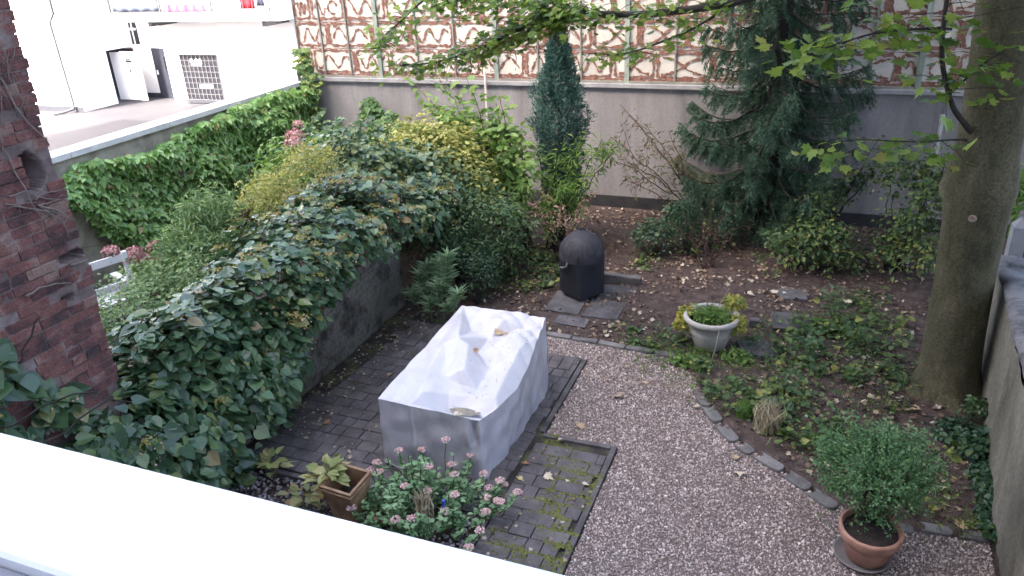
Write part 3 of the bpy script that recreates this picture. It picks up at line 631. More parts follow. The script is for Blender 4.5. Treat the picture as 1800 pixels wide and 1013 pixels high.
# ------------------------------------------------------------------ FURNITURE COVER
fc = thing('furniture_cover', 'silver grey tarpaulin sagging over covered garden furniture on the patio', 'cover', (-3.02, 6.1, 0))
CX0, CX1, CY0, CY1 = -3.53, -2.51, 5.17, 7.05
CP = {'NL': (-3.51, 5.14, .77), 'r1': (-3.215, 5.2, .725), 'r2': (-2.855, 5.24, .655), 'NR': (-2.555, 5.25, .645), 'q1': (-2.50, 5.55, .60), 'q2': (-2.46, 5.95, .58), 'q3': (-2.46, 6.3, .66), 'q4': (-2.49, 6.65, .76),
      'FR': (-2.51, 6.95, .83), 'f1': (-2.70, 7.0, .835), 'f2': (-2.951, 7.01, .84), 'f3': (-3.23, 7.02, .84), 'FL': (-3.50, 7.0, .84), 'l1': (-3.50, 6.08, .80), 'l2': (-3.51, 5.58, .785),
      'A1': (-3.183, 6.204, .90), 'A2': (-3.092, 5.72, .745), 'A3': (-3.0, 5.56, .655), 'M1': (-3.267, 5.658, .80), 'M2': (-3.191, 5.384, .75), 'M0': (-3.314, 6.142, .85), 'B2': (-3.065, 6.172, .87), 'S1': (-2.939, 5.80, .815), 'B3': (-2.768, 5.70, .655),
      'S0': (-2.975, 5.68, .70), 'V1': (-2.799, 6.037, .675), 'V2': (-3.001, 6.273, .70), 'V3': (-3.248, 6.641, .745), 'rp1': (-2.576, 5.986, .72), 'rp2': (-2.574, 6.354, .79), 'rp3': (-2.60, 6.708, .80), 'R1': (-2.748, 6.488, .835),
      'R2': (-2.936, 6.631, .72), 'R3': (-2.921, 6.764, .85), 'D': (-3.028, 6.588, .715), 'P1': (-2.95, 5.43, .535), 'P2': (-2.62, 5.44, .53), 'P3': (-2.545, 5.62, .66), 'P0': (-2.80, 5.60, .65), 'R4': (-3.223, 6.847, .81), 'R5': (-2.70, 6.80, .765)}
CK = list(CP); CEDGE = [('A1', 'A2'), ('A2', 'A3'), ('A1', 'FL'), ('A1', 'B2'), ('B2', 'S1'), ('S1', 'B3'), ('B3', 'V1'), ('V1', 'V2'), ('V2', 'D'), ('A3', 'P0'), ('P0', 'P3'), ('B3', 'P3'), ('A3', 'S0'), ('S0', 'B3'), ('P1', 'P2'), ('V2', 'B2'), ('D', 'R2'), ('R2', 'R5'), ('R1', 'rp3'), ('V1', 'R1'), ('R3', 'f1'), ('R3', 'R4'), ('M0', 'M1'), ('M1', 'M2'), ('M0', 'FL'), ('rp1', 'rp2')]
from mathutils.geometry import delaunay_2d_cdt
_o = delaunay_2d_cdt([Vector(CP[k][:2]) for k in CK], [(CK.index(a), CK.index(b_)) for a, b_ in CEDGE], [], 0, 1e-5)
_cv = np.array([v_[:] for v_ in _o[0]]); _cz = np.array([CP[CK[_o[3][i][0]]][2] if _o[3][i] else np.nan for i in range(len(_cv))])
for i in np.where(np.isnan(_cz))[0]:
    dd_ = np.linalg.norm(_cv - _cv[i], axis=1); dd_[np.isnan(_cz)] = 9; w_ = np.argsort(dd_)[:3]; _cz[i] = np.average(_cz[w_], weights=1 / dd_[w_])
_ct = [f for f in _o[2] if len(f) == 3]
def top_lin(x, y):
    z = np.full(x.shape, np.nan); best = np.full(x.shape, 9e9)
    for f in _ct:
        a, b_, c = _cv[f[0]], _cv[f[1]], _cv[f[2]]; det = (b_[1] - c[1]) * (a[0] - c[0]) + (c[0] - b_[0]) * (a[1] - c[1])
        if abs(det) < 1e-9: continue
        l1 = ((b_[1] - c[1]) * (x - c[0]) + (c[0] - b_[0]) * (y - c[1])) / det; l2 = ((c[1] - a[1]) * (x - c[0]) + (a[0] - c[0]) * (y - c[1])) / det; l3 = 1 - l1 - l2
        out = -np.minimum(np.minimum(l1, l2), l3); m_ = out < best; L1, L2, L3 = [np.clip(q_, 0, 1) for q_ in (l1, l2, l3)]; sm_ = L1 + L2 + L3
        zz_ = (L1 * _cz[f[0]] + L2 * _cz[f[1]] + L3 * _cz[f[2]]) / sm_; z[m_] = zz_[m_]; best[m_] = out[m_]
    return z
_br = np.array([CP[k][:2] for k in ('NR', 'q1', 'q2', 'q3', 'q4', 'FR')])
def uv_xy(u, v):
    yr = 5.25 + (6.95 - 5.25) * v; xr = np.interp(yr, _br[:, 1], _br[:, 0]); yl = 5.14 + (7.0 - 5.14) * v; xl = np.full(np.shape(v), -3.51)
    x = xl + (xr - xl) * u; y = yl + (yr - yl) * u + .03 * v * np.sin(np.pi * u) - .0 * u; return x, y
def top_z(u, v):
    x, y = uv_xy(u, v); z = top_lin(x, y); q = np.stack([x, y, 0 * x], -1)
    w1 = np.clip((v - .35) * 2, 0, 1) * np.clip((u - .4) * 3, 0, 1)
    z = z + w1 * .022 * np.abs(np.sin((x * 1.0 + y * 1.25) * 13 + 1.2 * noise3(q, 2.2, 63))) + .0045 * noise3(q, 5, 64) + .003 * noise3(q, 12, 65) + .012 * np.abs(noise3(q * np.array([2.2, .8, 1]), 3.2, 66)) + .008 * np.abs(noise3(q * np.array([1., 2.4, 1]), 4.2, 67))
    return z
NU, NV = 100, 180
u, v = np.meshgrid(np.linspace(0, 1, NU), np.linspace(0, 1, NV), indexing='ij')
Z = top_z(u, v)
for _ in range(2): Z[1:-1, 1:-1] = .5 * Z[1:-1, 1:-1] + .125 * (Z[:-2, 1:-1] + Z[2:, 1:-1] + Z[1:-1, :-2] + Z[1:-1, 2:])
PX, PY = uv_xy(u, v)
cm = MB().grid(np.stack([PX, PY, Z], -1).reshape(-1, 3) - np.array([-3.02, 6.1, 0]), NU, NV)
obj('top_sheet', cm.mesh('top_sheet', True), COVERM, fc)
# skirt follows the rim, flares and folds
ring = [(i, 0) for i in range(NU)] + [(NU - 1, j) for j in range(1, NV)] + [(i, NV - 1) for i in range(NU - 2, -1, -1)] + [(0, j) for j in range(NV - 2, 0, -1)]
rp = np.array([(PX[i, j], PY[i, j], Z[i, j]) for i, j in ring]); cen = np.array([-3.02, 6.1])
nr = len(ring); s = np.arange(nr); tdir = np.roll(rp, -1, 0) - np.roll(rp, 1, 0); on = nrm(np.stack([tdir[:, 1], -tdir[:, 0]], 1))
on = (on + np.roll(on, 1, 0) + np.roll(on, -1, 0) + np.roll(on, 2, 0) + np.roll(on, -2, 0)) / 5
K = 22; rows = []
for kk in range(K):
    f = kk / (K - 1); low = .022 + .006 * np.sin(s * .05 + 1) + .05 * np.exp(-((s - 3) / 10.) ** 2) + .04 * np.exp(-((s - nr + 2) / 8.) ** 2)
    z = rp[:, 2] * (1 - f) + low * f
    fold = .010 * np.sin(s * .11 + 1.3 * np.sin(s * .04)) * f + .004 * np.sin(s * .3 + f * 3) * f * (s > NU) + .012 * noise3(np.stack([s * .05, 0 * s + f * 4, 0 * s], -1), 1, 61) * min(1, f * 4)
    pleat = -.05 * np.exp(-((s - (NU - 7 - 0 * f)) / 3.) ** 2) * np.sin(min(1, f * 2.2) * np.pi) + .03 * np.exp(-((s - (NU - 13)) / 3.) ** 2) * np.sin(min(1, f * 2) * np.pi)
    seam = .012 * np.exp(-((s - 32) / 1.4) ** 2)
    flare = .02 * f + .03 * f * f * np.exp(-((s - NU) / 12.) ** 2) - .03 * f * np.exp(-((s - NU - 90) / 45.) ** 2)
    rows.append(np.column_stack([rp[:, :2] + on * (flare + fold + pleat + seam)[:, None], z]))
S_ = np.stack(rows, 1); S_ = np.concatenate([S_, S_[:1]], 0)
sm = MB().grid(S_.reshape(-1, 3)[:, :] - np.array([-3.02, 6.1, 0]), nr + 1, K)
obj('skirt', sm.mesh('skirt', True), mk('soiled_tarpaulin', [(.13, .10, .09), (.31, .29, .30), (.38, .36, .375), (.43, .41, .425)], 3.2, .38, .4, 14, stretch=(1.6, 1.6, .7), spec=.45, pos=[.27, .36, .5, .7]), fc)
hem = MB().tube(np.concatenate([S_[:, -1] - np.array([-3.02, 6.1, 0])]), .007, 5, False); obj('hem', hem, COVERM, fc)
obj('table_leg', MB().box(-.48, -.43, -.90, -.85, 0, .6), DARK, fc); obj('table_leg', MB().box(.40, .45, .80, .85, 0, .6), DARK, fc)
PUD = mk('pooled_water', [(.10, .07, .02), (.2, .13, .035), (.5, .45, .35)], 14, .12, spec=.7, pos=[.35, .55, .62])
pu = MB(); a = np.linspace(0, 6.28, 20, endpoint=False); pu.add([(-2.785 + .15 * math.cos(t) * (1 + .15 * math.sin(3 * t)) + 3.02, 5.425 + .06 * math.sin(t) - 6.1, .592) for t in a], [tuple(range(20))])
obj('puddle', pu, PUD, fc)
def coverz(x, y): return float(top_lin(np.array([x]), np.array([y]))[0]) + .012

# ------------------------------------------------------------------ COVERED GRILL
gr = thing('covered_grill', 'kettle grill under a faded black vinyl cover on stone slabs', 'grill', (-2.82, 9.32, .045))
def gmod(a, z):
    low = np.clip((.54 - z) / .4, 0, 1); top = np.clip((z - .54) / .1, 0, 1) * np.clip((.93 - z) / .1, 0, 1); t4 = a + 1.33
    sqr = (np.abs(np.cos(t4)) ** 3 + np.abs(np.sin(t4)) ** 3) ** (1 / 3.)      # corners face the viewer
    return (1 - .04 * low) + low * .85 * (1.0 / (np.abs(np.cos(t4)) + np.abs(np.sin(t4)) + .04) - .80) + low * .022 * np.sin(9 * a + z * 9 + 1.5 * np.sin(3 * a))  + top * (.02 * np.cos(17 * a + 3 * np.sin(5 * a) + z * 6) + .012 * np.sin(29 * a)) + .012 * np.sin(7 * a + z * 14)
lowp = [(.275, .03), (.28, .05), (.284, .12), (.285, .2), (.286, .3), (.288, .4), (.293, .46), (.297, .51), (.300, .54)]
topp = [(.302, .538), (.303, .57), (.299, .64), (.282, .71), (.248, .77), (.20, .822), (.145, .865), (.095, .895), (.07, .91), (.055, .918), (.02, .922)]
obj('cover_skirt', MB().lathe(lowp, (0, 0, 0), 120, gmod).mesh('cover_skirt', True), BLACKCOVER, gr)
obj('cover_top', MB().lathe(topp, (0, 0, 0), 120, gmod).mesh('cover_top', True), mk('dusty_black_vinyl', [(.016, .016, .02), (.03, .029, .035), (.055, .053, .06)], 9, .7, .3, 60), gr)
obj('strap', MB().tube([(-.12, -.275, .55), (-.13, -.29, .50), (-.18, -.265, .465), (-.23, -.225, .45)], .012, 6), mk('grey_webbing', [(.12, .12, .13), (.2, .2, .21)], 20, .8), gr)
obj('top_loop', MB().tube([(-.05, 0, .92), (-.03, 0, .945), (.03, 0, .945), (.05, 0, .92)], .01, 6), BLACKCOVER, gr)
for k in range(3):
    t = -1.45 + k * 2.094; obj('leg', MB().tube([(.2 * math.cos(t), .2 * math.sin(t), .5), (.24 * math.cos(t), .24 * math.sin(t), .0)], .014, 8), STEEL, gr)

# ------------------------------------------------------------------ POTS
def pot(name, label, loc, prof, mat, soil_r, soil_z, tilt=(0, 0, 0)):
    t = thing(name, label, 'pot', loc); t.rotation_euler = tilt
    obj('body', MB().lathe(prof, (0, 0, 0), 48).mesh('body', True), mat, t)
    a = np.linspace(0, 6.28, 25)[:-1]; mb = MB(); mb.add([(0, 0, soil_z + .015)] + [(soil_r * math.cos(x), soil_r * math.sin(x), soil_z) for x in a], [(0, i + 1, (i + 1) % 24 + 1) for i in range(24)])
    obj('soil', mb, POTSOIL, t); return t
pot('cream_pot', 'large cream stone flowerpot with thick rim standing on the bed', (-.96, 8.36, .03), [(0, 0), (.165, 0), (.18, .01), (.222, .13), (.258, .26), (.274, .325), (.30, .335), (.32, .355), (.325, .38), (.315, .405), (.292, .41), (.272, .395), (.262, .355), (.25, .2)], CREAMPOT, .258, .33)
tp = pot('terracotta_pot', 'round terracotta pot with banded rim on the gravel', (.69, 5.29, .045), [(0, 0), (.145, 0), (.155, .01), (.185, .15), (.20, .205), (.222, .21), (.228, .225), (.232, .28), (.226, .295), (.208, .295), (.2, .28), (.19, .2)], TERRA, .197, .245, (R(3), 0, 0))
sau = obj('saucer', MB().lathe([(0, 0), (.19, 0), (.215, .04), (.207, .043), (.185, .012), (0, .012)], (0, 0, 0), 40), mk('grey_saucer', [(.16, .14, .13), (.26, .23, .21)], 9, .8), None, (.66, 5.29, .018)); tag(sau, 'shallow grey saucer under the terracotta pot', 'saucer')
# square clay planter
sq = thing('square_planter', 'tall square tapering brown clay planter beside the pebbles', 'planter', (-3.45, 4.42, .02)); sq.rotation_euler = (R(4), R(2), R(-3))
def frust(a, b_, h, t):
    o = [(-1, -1), (1, -1), (1, 1), (-1, 1)]; n = 6; V = []
    prof = [(a, 0)] + [(a + (b_ - a) * f ** 1.4, h * f) for f in np.linspace(.1, 1, n)] + [(b_ - t, h), (b_ - t - .012, h * .55)]
    for w, z in prof:
        for sx, sy in o: V.append((sx * w, sy * w, z))
    m = len(prof); F = [(i * 4 + j, i * 4 + (j + 1) % 4, (i + 1) * 4 + (j + 1) % 4, (i + 1) * 4 + j) for i in range(m - 1) for j in range(4)]
    return MB().add(V, F, [(3, 2, 1, 0)])
obj('body', frust(.105, .16, .43, .025), CLAY, sq); obj('soil', MB().box(-.098, .098, -.098, .098, .22, .25), POTSOIL, sq)
for sx in (-1, 1): obj('moulding', MB().tube([(sx * .160, -.160, .395), (sx * .160, .160, .395)], .008, 6), CLAY, sq); obj('moulding', MB().tube([(-.160, sx * .160, .395), (.160, sx * .160, .395)], .008, 6), CLAY, sq)
# shards and pebbles
for k, (x, y, rz, lab) in enumerate([(-3.20, 4.46, .4, 'larger curved terracotta shard leaning at the square planter'), (-3.28, 4.36, 1.2, 'smaller terracotta shard lying under the square planter')]):
    a = np.linspace(-.5, .5, 6); V = [(.14 * math.sin(t), .14 - .14 * math.cos(t), z) for z in (0, .17 - .05 * k) for t in a] + [(.128 * math.sin(t), .155 - .14 * math.cos(t), z) for z in (0, .16 - .05 * k) for t in a]
    F = [(i, i + 1, i + 7, i + 6) for i in range(5)] + [(i + 12, i + 18, i + 19, i + 13) for i in range(5)] + [(i + 6, i + 7, i + 19, i + 18) for i in range(5)]
    o = obj('terracotta_shard', MB().add(V, F), TERRA, None, (x, y, .03)); o.rotation_euler = (R(60), .2, rz); tag(o, lab, 'shard', 'terracotta shards')
xy = np.concatenate([scatter_poly(900, [(-5.0, 4.0), (-3.6, 4.0), (-3.6, 4.68), (-5.0, 4.68)]), scatter_poly(700, [(-3.6, 4.0), (-2.38, 3.9), (-2.38, 4.66), (-3.6, 4.68)])]); n = len(xy); mb = MB()
leaves(mb, T_OCT, np.column_stack([xy, .012 + rng.random(n) * .02]), rand_dirs(n) * .5 + np.array([0, 0, 1.]), rand_dirs(n), rng.uniform(.016, .036, n))
pe = obj('pebbles', mb, PEBBLE); pe.modifiers.new('s', 'SUBSURF').levels = 1; pe.modifiers['s'].render_levels = 1; stuff(pe, 'round grey pebbles in the strip below the balcony', 'pebbles')
for x, y, s, lab in [(-.70, 7.28, .035, 'white angular stone by the kerb beside the grass tuft'), (-.63, 7.27, .022, 'small whitish stone lying right next to the white angular stone'), (.17, 7.14, .024, 'white stone chip on bare soil before the potted bush'), (-1.75, 7.42, .02, 'pale triangular stone chip alone on the gravel')]:
    mb = MB(); leaves(mb, T_OCT, [(0, 0, s * .4)], np.array([[.2, .1, 1.]]), np.array([[1, .3, 0.]]), s); o = obj('stone', mb, mk('white_stone', [(.6, .58, .55), (.7, .68, .65)], 9, .8) if x == -.70 else bpy.data.materials['white_stone'], None, (x, y, .03)); o.rotation_euler[2] = x * 3; tag(o, lab, 'stone', 'pale stones on the ground')
o = obj('plant_marker', MB().box(-.012, .012, -.012, .012, 0, .16), mk('blue_plastic', [(.05, .09, .35), (.07, .12, .4)], 5, .5), None, (-2.63, 4.60, .1)); tag(o, 'small blue plastic marker stuck among the pink stonecrop', 'marker')
o = obj('fallen_branch', MB().tube(curve((.75, 7.9, .05), (1.45, 7.35, .05), .02, 12, .02), np.linspace(.012, .005, 12), 6).tube(curve((.95, 7.75, .05), (1.0, 7.25, .04), .01, 8, .02), .006, 5), DBARK); tag(o, 'thin forked fallen branch on the soil near the trunk', 'branch')

# ------------------------------------------------------------------ BIG TREE
tr = thing('maple_tree', 'thick smooth grey maple trunk rising through the right edge with leafy limbs', 'tree', (1.52, 8.12, 0))
prof = [(.0, .46), (.05, .40), (.12, .345), (.22, .305), (.38, .285), (.6, .275), (.9, .268), (1.3, .264), (1.6, .268), (1.9, .274), (2.1, .285), (2.26, .31), (2.4, .295), (2.6, .268), (3.0, .26), (3.5, .262), (4.0, .268), (4.5, .26), (5.2, .24), (6.2, .2), (7.5, .14), (9, .06)]
ns = 40; a = np.linspace(0, 2 * np.pi, ns, endpoint=False); V = []
for z, r_ in prof:
    lean = np.array([-.035 * z - .012 * math.sin(z * 1.7), 0.01 * z]); flare = np.exp(-z / .12)
    rr = r_ * (1 + flare * .22 * np.cos(5 * a + .8) + .012 * np.sin(3 * a + z * 2) + .008 * np.sin(7 * a - z * 3))
    rr = rr + .05 * np.exp(-((z - 2.25) / .14) ** 2) * np.exp(-((((a - math.pi * 1.05) + np.pi) % (2 * np.pi) - np.pi) / .5) ** 2)
    V.append(np.stack([lean[0] + rr * np.cos(a), lean[1] + rr * np.sin(a), np.full(ns, z - .05)], 1))
m = len(prof); i, j = np.meshgrid(np.arange(m - 1), np.arange(ns), indexing='ij'); kx = (j + 1) % ns
tm_ = MB().add(np.concatenate(V), np.stack([i * ns + j, i * ns + kx, (i + 1) * ns + kx, (i + 1) * ns + j], -1).reshape(-1, 4)).mesh('trunk', True)
trunk = obj('trunk', tm_, BARK, tr)
obj('knot', MB().lathe([(0, .006), (.018, .006), (.026, .012), (.034, .004), (.036, -.02)], (0, 0, 0), 16), mk('cut_knot', [(.18, .12, .09), (.28, .2, .15)], 30, .8), trunk, (-.14, -.262, 1.99)).rotation_euler = (R(90), 0, R(-20))
# limbs (relative to the base point)
B0 = np.array([1.52, 8.12, 0.])
limbs = []
def limb(pts, r0, r1, name='limb'):
    P = np.array(pts, float); t = np.linspace(0, 1, len(P)); tt = np.linspace(0, 1, len(P) * 4); Q = np.stack([np.interp(tt, t, P[:, k]) for k in range(3)], 1)
    Q[1:-1] += rng.normal(size=(len(Q) - 2, 3)) * .008; k = np.array([.25, .5, .25])
    for _ in range(2): Q[1:-1] = .25 * Q[:-2] + .5 * Q[1:-1] + .25 * Q[2:]
    obj(name, MB().tube(Q - B0, np.linspace(r0, r1, len(Q)), 8), DBARK if r0 < .08 else BARK, tr); limbs.append(Q); return Q
la = limb([(1.45, 8.1, 2.55), (1.25, 8.0, 2.75), (1.02, 7.75, 3.05), (.88, 7.6, 3.4), (.82, 7.5, 3.75), (.8, 7.4, 4.3), (.6, 7.2, 5.0)], .03, .012)
lb = limb([(1.4, 8.0, 5.0), (.6, 7.6, 4.5), (-.3, 7.5, 4.12), (-.85, 7.5, 3.94), (-1.6, 7.5, 3.84), (-2.38, 7.5, 3.87), (-2.7, 7.5, 3.80), (-3.05, 7.5, 3.66), (-3.41, 7.5, 3.50), (-3.9, 7.5, 3.38), (-4.35, 7.5, 3.36)], .05, .005)
lc = limb([(-.85, 7.5, 3.94), (-1.2, 7.4, 3.72), (-1.55, 7.3, 3.58), (-1.8, 7.25, 3.52), (-2.1, 7.2, 3.54)], .014, .004)
ld = limb([(-2.38, 7.5, 3.87), (-2.6, 7.45, 4.0), (-3.1, 7.4, 4.05), (-3.6, 7.4, 4.0)], .012, .004)
le = limb([(.98, 7.7, 3.15), (1.15, 7.6, 3.4), (1.3, 7.5, 3.55)], .014, .005)
lf = limb([(1.42, 8.05, 2.62), (1.2, 8.0, 2.7), (.8, 7.7, 2.72), (.3, 7.5, 2.78), (-.1, 7.4, 2.70)], .012, .004)
lg = limb([(1.3, 8.0, 4.4), (.5, 7.0, 4.3), (-.2, 6.4, 4.4), (-1.0, 6.2, 4.6)], .04, .01)
lh = limb([(-3.0, 7.4, 4.6), (-3.3, 7.4, 4.3), (-3.9, 7.4, 4.0), (-4.3, 7.4, 3.72), (-4.5, 7.4, 3.55)], .016, .004)
for az, z0, Lb in [(200, 4.6, 3.5), (250, 4.8, 3.2), (140, 4.7, 3.4), (80, 4.9, 3), (300, 5, 3), (20, 5, 3), (180, 5.6, 4), (230, 5.8, 3.4), (120, 5.9, 3.2), (160, 6.6, 3)]:
    c_, s_ = math.cos(R(az)), math.sin(R(az)); limb([(1.4, 8.15, z0), (1.4 + c_ * Lb * .4, 8.15 + s_ * Lb * .4, z0 + .9), (1.4 + c_ * Lb * .75, 8.15 + s_ * Lb * .75, z0 + 1.3), (1.4 + c_ * Lb, 8.15 + s_ * Lb, z0 + 1.5)], .09, .015)
mb = MB(); keys = MB(); tw = MB()
def spray(Q, lo, hi, n, spread, size, hang=.15):
    t = rng.uniform(lo, hi, n) * (len(Q) - 1); i = np.clip(t.astype(int), 0, len(Q) - 2); P = Q[i] + (Q[i + 1] - Q[i]) * (t - i)[:, None]
    off = rng.normal(size=(n, 3)) * np.array([spread, spread, spread * .45]); off[:, 2] -= hang * rng.random(n); P2 = P + off
    nn = nrm(rng.normal(size=(n, 3)) * .35 + np.array([0, -.25, 1.])); d = off * .6 + rng.normal(size=(n, 3)) * .3 - np.array([0, 0, .25])
    leaves(mb, T_MAPLE, P2 - B0, nn, d, size * rng.uniform(.65, 1.2, n))
    for k in range(0, n, 5): tw.tube([P[k] - B0, (P[k] * .4 + P2[k] * .6) - B0 + np.array([0, 0, .02]), P2[k] - B0], [.004, .003, .002], 4, False)
spray(lb, .45, .8, 420, .13, .08, .02); spray(lb, .55, 1.0, 430, .12, .078, .08); spray(lb, .30, .62, 300, .14, .085, .03); spray(lc, .2, 1, 110, .09, .075, .05); spray(ld, 0, 1, 620, .15, .08, .08); spray(lh, .1, 1, 300, .12, .078, .1); spray(le, .2, 1, 50, .14, .1)
spray(la, .35, .8, 75, .26, .14, .05); spray(lf, .25, 1, 60, .11, .12); spray(lg, .2, 1, 60, .3, .14)
spray(limb([(.9, 7.6, 3.7), (.4, 7.4, 3.72), (-.1, 7.3, 3.58), (-.35, 7.3, 3.5)], .012, .004), .1, 1, 110, .16, .14, .05)
spray(limb([(1.6, 7.2, 4.5), (1.45, 6.9, 4.2), (1.42, 6.8, 4.02)], .012, .004), .5, 1, 10, .08, .16, 0)
nK = 420; t_ = rng.uniform(.5, .95, nK) * (len(lb) - 1); ii = t_.astype(int); P = lb[ii] + rng.normal(size=(nK, 3)) * np.array([.14, .12, .05]); P[:, 2] -= .06 + rng.random(nK) * .1
leaves(keys, T_LANCE, P - B0, rand_dirs(nK), rng.normal(size=(nK, 3)) * .4 - np.array([0, 0, 1.]), .055)
# crown overhead
ce = [(.6, 7.6, 6.4, 3.4, 3.2, 1.7), (2.4, 9, 6.6, 3, 2.8, 1.8), (-.6, 9.4, 6.6, 2.6, 2.4, 1.5), (1.4, 8.2, 8.2, 2.6, 2.6, 1.6), (3.2, 7, 6, 2.4, 2.4, 1.4)]
P, Nn = blob(24000, ce, .75, .25, 5, 5, .16); P = P[P[:, 2] > 4.7]; Nn = rand_dirs(len(P)); nn, d = orient(Nn, 1.0, .5, .3); leaves(mb, T_MAPLE, P - B0, nn, d, .19 * rng.uniform(.7, 1.2, len(P)))
obj('crown', mb, L_MAPLE, tr); obj('seed_keys', keys, L_KEYS, tr); obj('twigs', tw, DBARK, tr)

# ------------------------------------------------------------------ CLIMBING HYDRANGEA on the low wall
ch = thing('climbing_hydrangea', 'dark green climbing hydrangea mounded over the low wall and hanging to the ground', 'climber', (-5.2, 6, 1.0)); C0 = np.array([-5.2, 6, 1.0])
ys = np.array([2.2, 3.2, 4.0, 4.8, 5.6, 6.4, 7.2, 8.0, 8.8, 9.6]); tz = np.array([1.25, 1.32, 1.48, 1.62, 1.72, 1.85, 1.98, 1.95, 1.75, 1.3]); fx = np.array([-4.55, -4.55, -4.5, -4.5, -4.5, -4.52, -4.55, -4.5, -4.45, -4.5])
lz = np.array([.0, .05, .2, .45, 1.02, 1.22, 1.26, 1.2, .8, .2]); bx = np.array([-5.0, -5.0, -5.5, -5.7, -5.85, -6.1, -6.35, -6.4, -6.3, -5.9])
N_ = 15500
y = rng.uniform(2.3, 9.6, N_); f = rng.random(N_) ** .9                 # f: 0 at the lower front lip, 1 at the back
TZ, FX, LZ, BX = [np.interp(y, ys, q_) for q_ in (tz, fx, lz, bx)]
ph = np.pi * f; cxm, hw = (FX + BX) / 2, (FX - BX) / 2
fr = ph < np.pi / 2
xx = cxm + hw * np.cos(ph); zc = np.where(fr, LZ, .9); zz = zc + (TZ - zc) * np.sin(ph) ** .8
lum = noise3(np.stack([y, zz, xx], -1), 1.6, 71) * .16 + noise3(np.stack([y, zz, xx], -1), 4.5, 72) * .07
Nh = nrm(np.stack([np.cos(ph) / hw, .15 * rng.normal(size=N_), np.sin(ph) / (TZ - zc)], 1)); dep = rng.random(N_) ** 2 * .28
P = np.stack([xx, y, zz], 1) + Nh * (lum - dep)[:, None] + rng.normal(size=(N_, 3)) * .025
gapm = (noise3(P, 2.4, 73) + .5 * noise3(P, 6, 77)) > -.55; P, Nh = P[gapm], Nh[gapm]; ok = ~((P[:, 0] < -4.98) & (P[:, 1] < 3.85)) & (P[:, 2] > .03); P, Nh = P[ok], Nh[ok]
# hanging curtain in front of the wall
N2 = 3000; y = rng.uniform(2.4, 6.3, N2); top = np.interp(y, [2.4, 4.5, 5.5, 6.3], [1.2, 1.3, 1.2, 1.15]); bot = np.interp(y, [2.4, 4.4, 5.0, 5.5, 5.9, 6.3], [0, .02, .05, .12, .5, .95]); z = bot + (top - bot) * rng.random(N2)
P2 = np.stack([-4.62 - .28 * np.clip(y - 4.4, 0, 1.3) / 1.3 + .14 * noise3(np.stack([y, z, 0 * y], -1), 2.2, 74) - .18 * rng.random(N2), y, z], 1); N2v = np.tile([1., 0, .25], (N2, 1))
g2 = noise3(P2, 2.6, 75) > -.35; P2, N2v = P2[g2], N2v[g2]
# sprigs on the brick face
N3 = 420; y = rng.uniform(2.3, 3.35, N3); z = 1.35 + rng.random(N3) * np.interp(y, [2.3, 2.95, 3.1, 3.35], [1.1, .95, .55, .3]); P3 = np.stack([-4.98 + .1 * rng.random(N3), y, z], 1); N3v = np.tile([1., 0, .35], (N3, 1))
g3 = noise3(P3, 3.2, 76) > -.05; P3, N3v = P3[g3], N3v[g3]
P = np.concatenate([P, P2, P3]); Nh = np.concatenate([Nh, N2v, N3v]); nn, d = orient(Nh, .55, .32, .75); mb = MB()
leaves(mb, T_HEART, P - C0, nn, d, .088 * np.clip(rng.lognormal(0, .32, len(P)), .4, 1.75) * np.interp(P[:, 1], [3, 5, 8], [1.15, 1.0, .85])); obj('foliage', mb, L_HYD, ch)
# spent flower umbels
ub = MB(); wf = MB(); cnt = 0
cand = np.concatenate([rng.choice(np.where((P[:, 1] > 5.2) & (P[:, 2] > 1.0))[0], 190), rng.choice(np.where(P[:, 1] < 5.2)[0], 16)])
for ci in cand:
    if 1:
        c = P[ci] + Nh[ci] * .07; m_ = 34
        dd = rand_dirs(m_); dd[:, 2] = abs(dd[:, 2]) * .5; q = c + dd * np.array([.085, .085, .05]) * rng.random((m_, 1)) ** .4
        leaves(ub, T_SMALL, q - C0, dd + np.array([.2, 0, .6]), rand_dirs(m_), rng.uniform(.018, .04, m_))
        m_ = int(rng.integers(3, 9)); aa = rng.uniform(0, 6.28, m_); q = c + np.stack([.1 * np.cos(aa), .1 * np.sin(aa), -.04 * rng.random(m_) - .02], 1); leaves(wf, T_OCT, q - C0, rand_dirs(m_), rand_dirs(m_), rng.uniform(.007, .014, m_))
obj('flower_heads', ub, L_UMB, ch); obj('buds', wf, WHITEFL, ch)
st = MB()
for k in range(9):
    y0 = rng.uniform(2.6, 5.4); st.tube(curve((-5.0, y0, rng.uniform(0, .3)) - C0, (-4.95, y0 + rng.normal() * .3, rng.uniform(1.1, 1.4)) - C0, .0, 9, .015), np.linspace(.014, .006, 9), 5)
for a_, b_ in [((-4.95, 2.4, 1.7), (-4.6, 3.3, 1.75)), ((-4.95, 2.35, 1.45), (-4.55, 3.5, 1.55)), ((-4.98, 3.0, 1.9), (-4.95, 3.3, 2.3))]: st.tube(curve(np.array(a_) - C0, np.array(b_) - C0, .05, 8), .007, 5)
obj('stems', st, DBARK, ch)

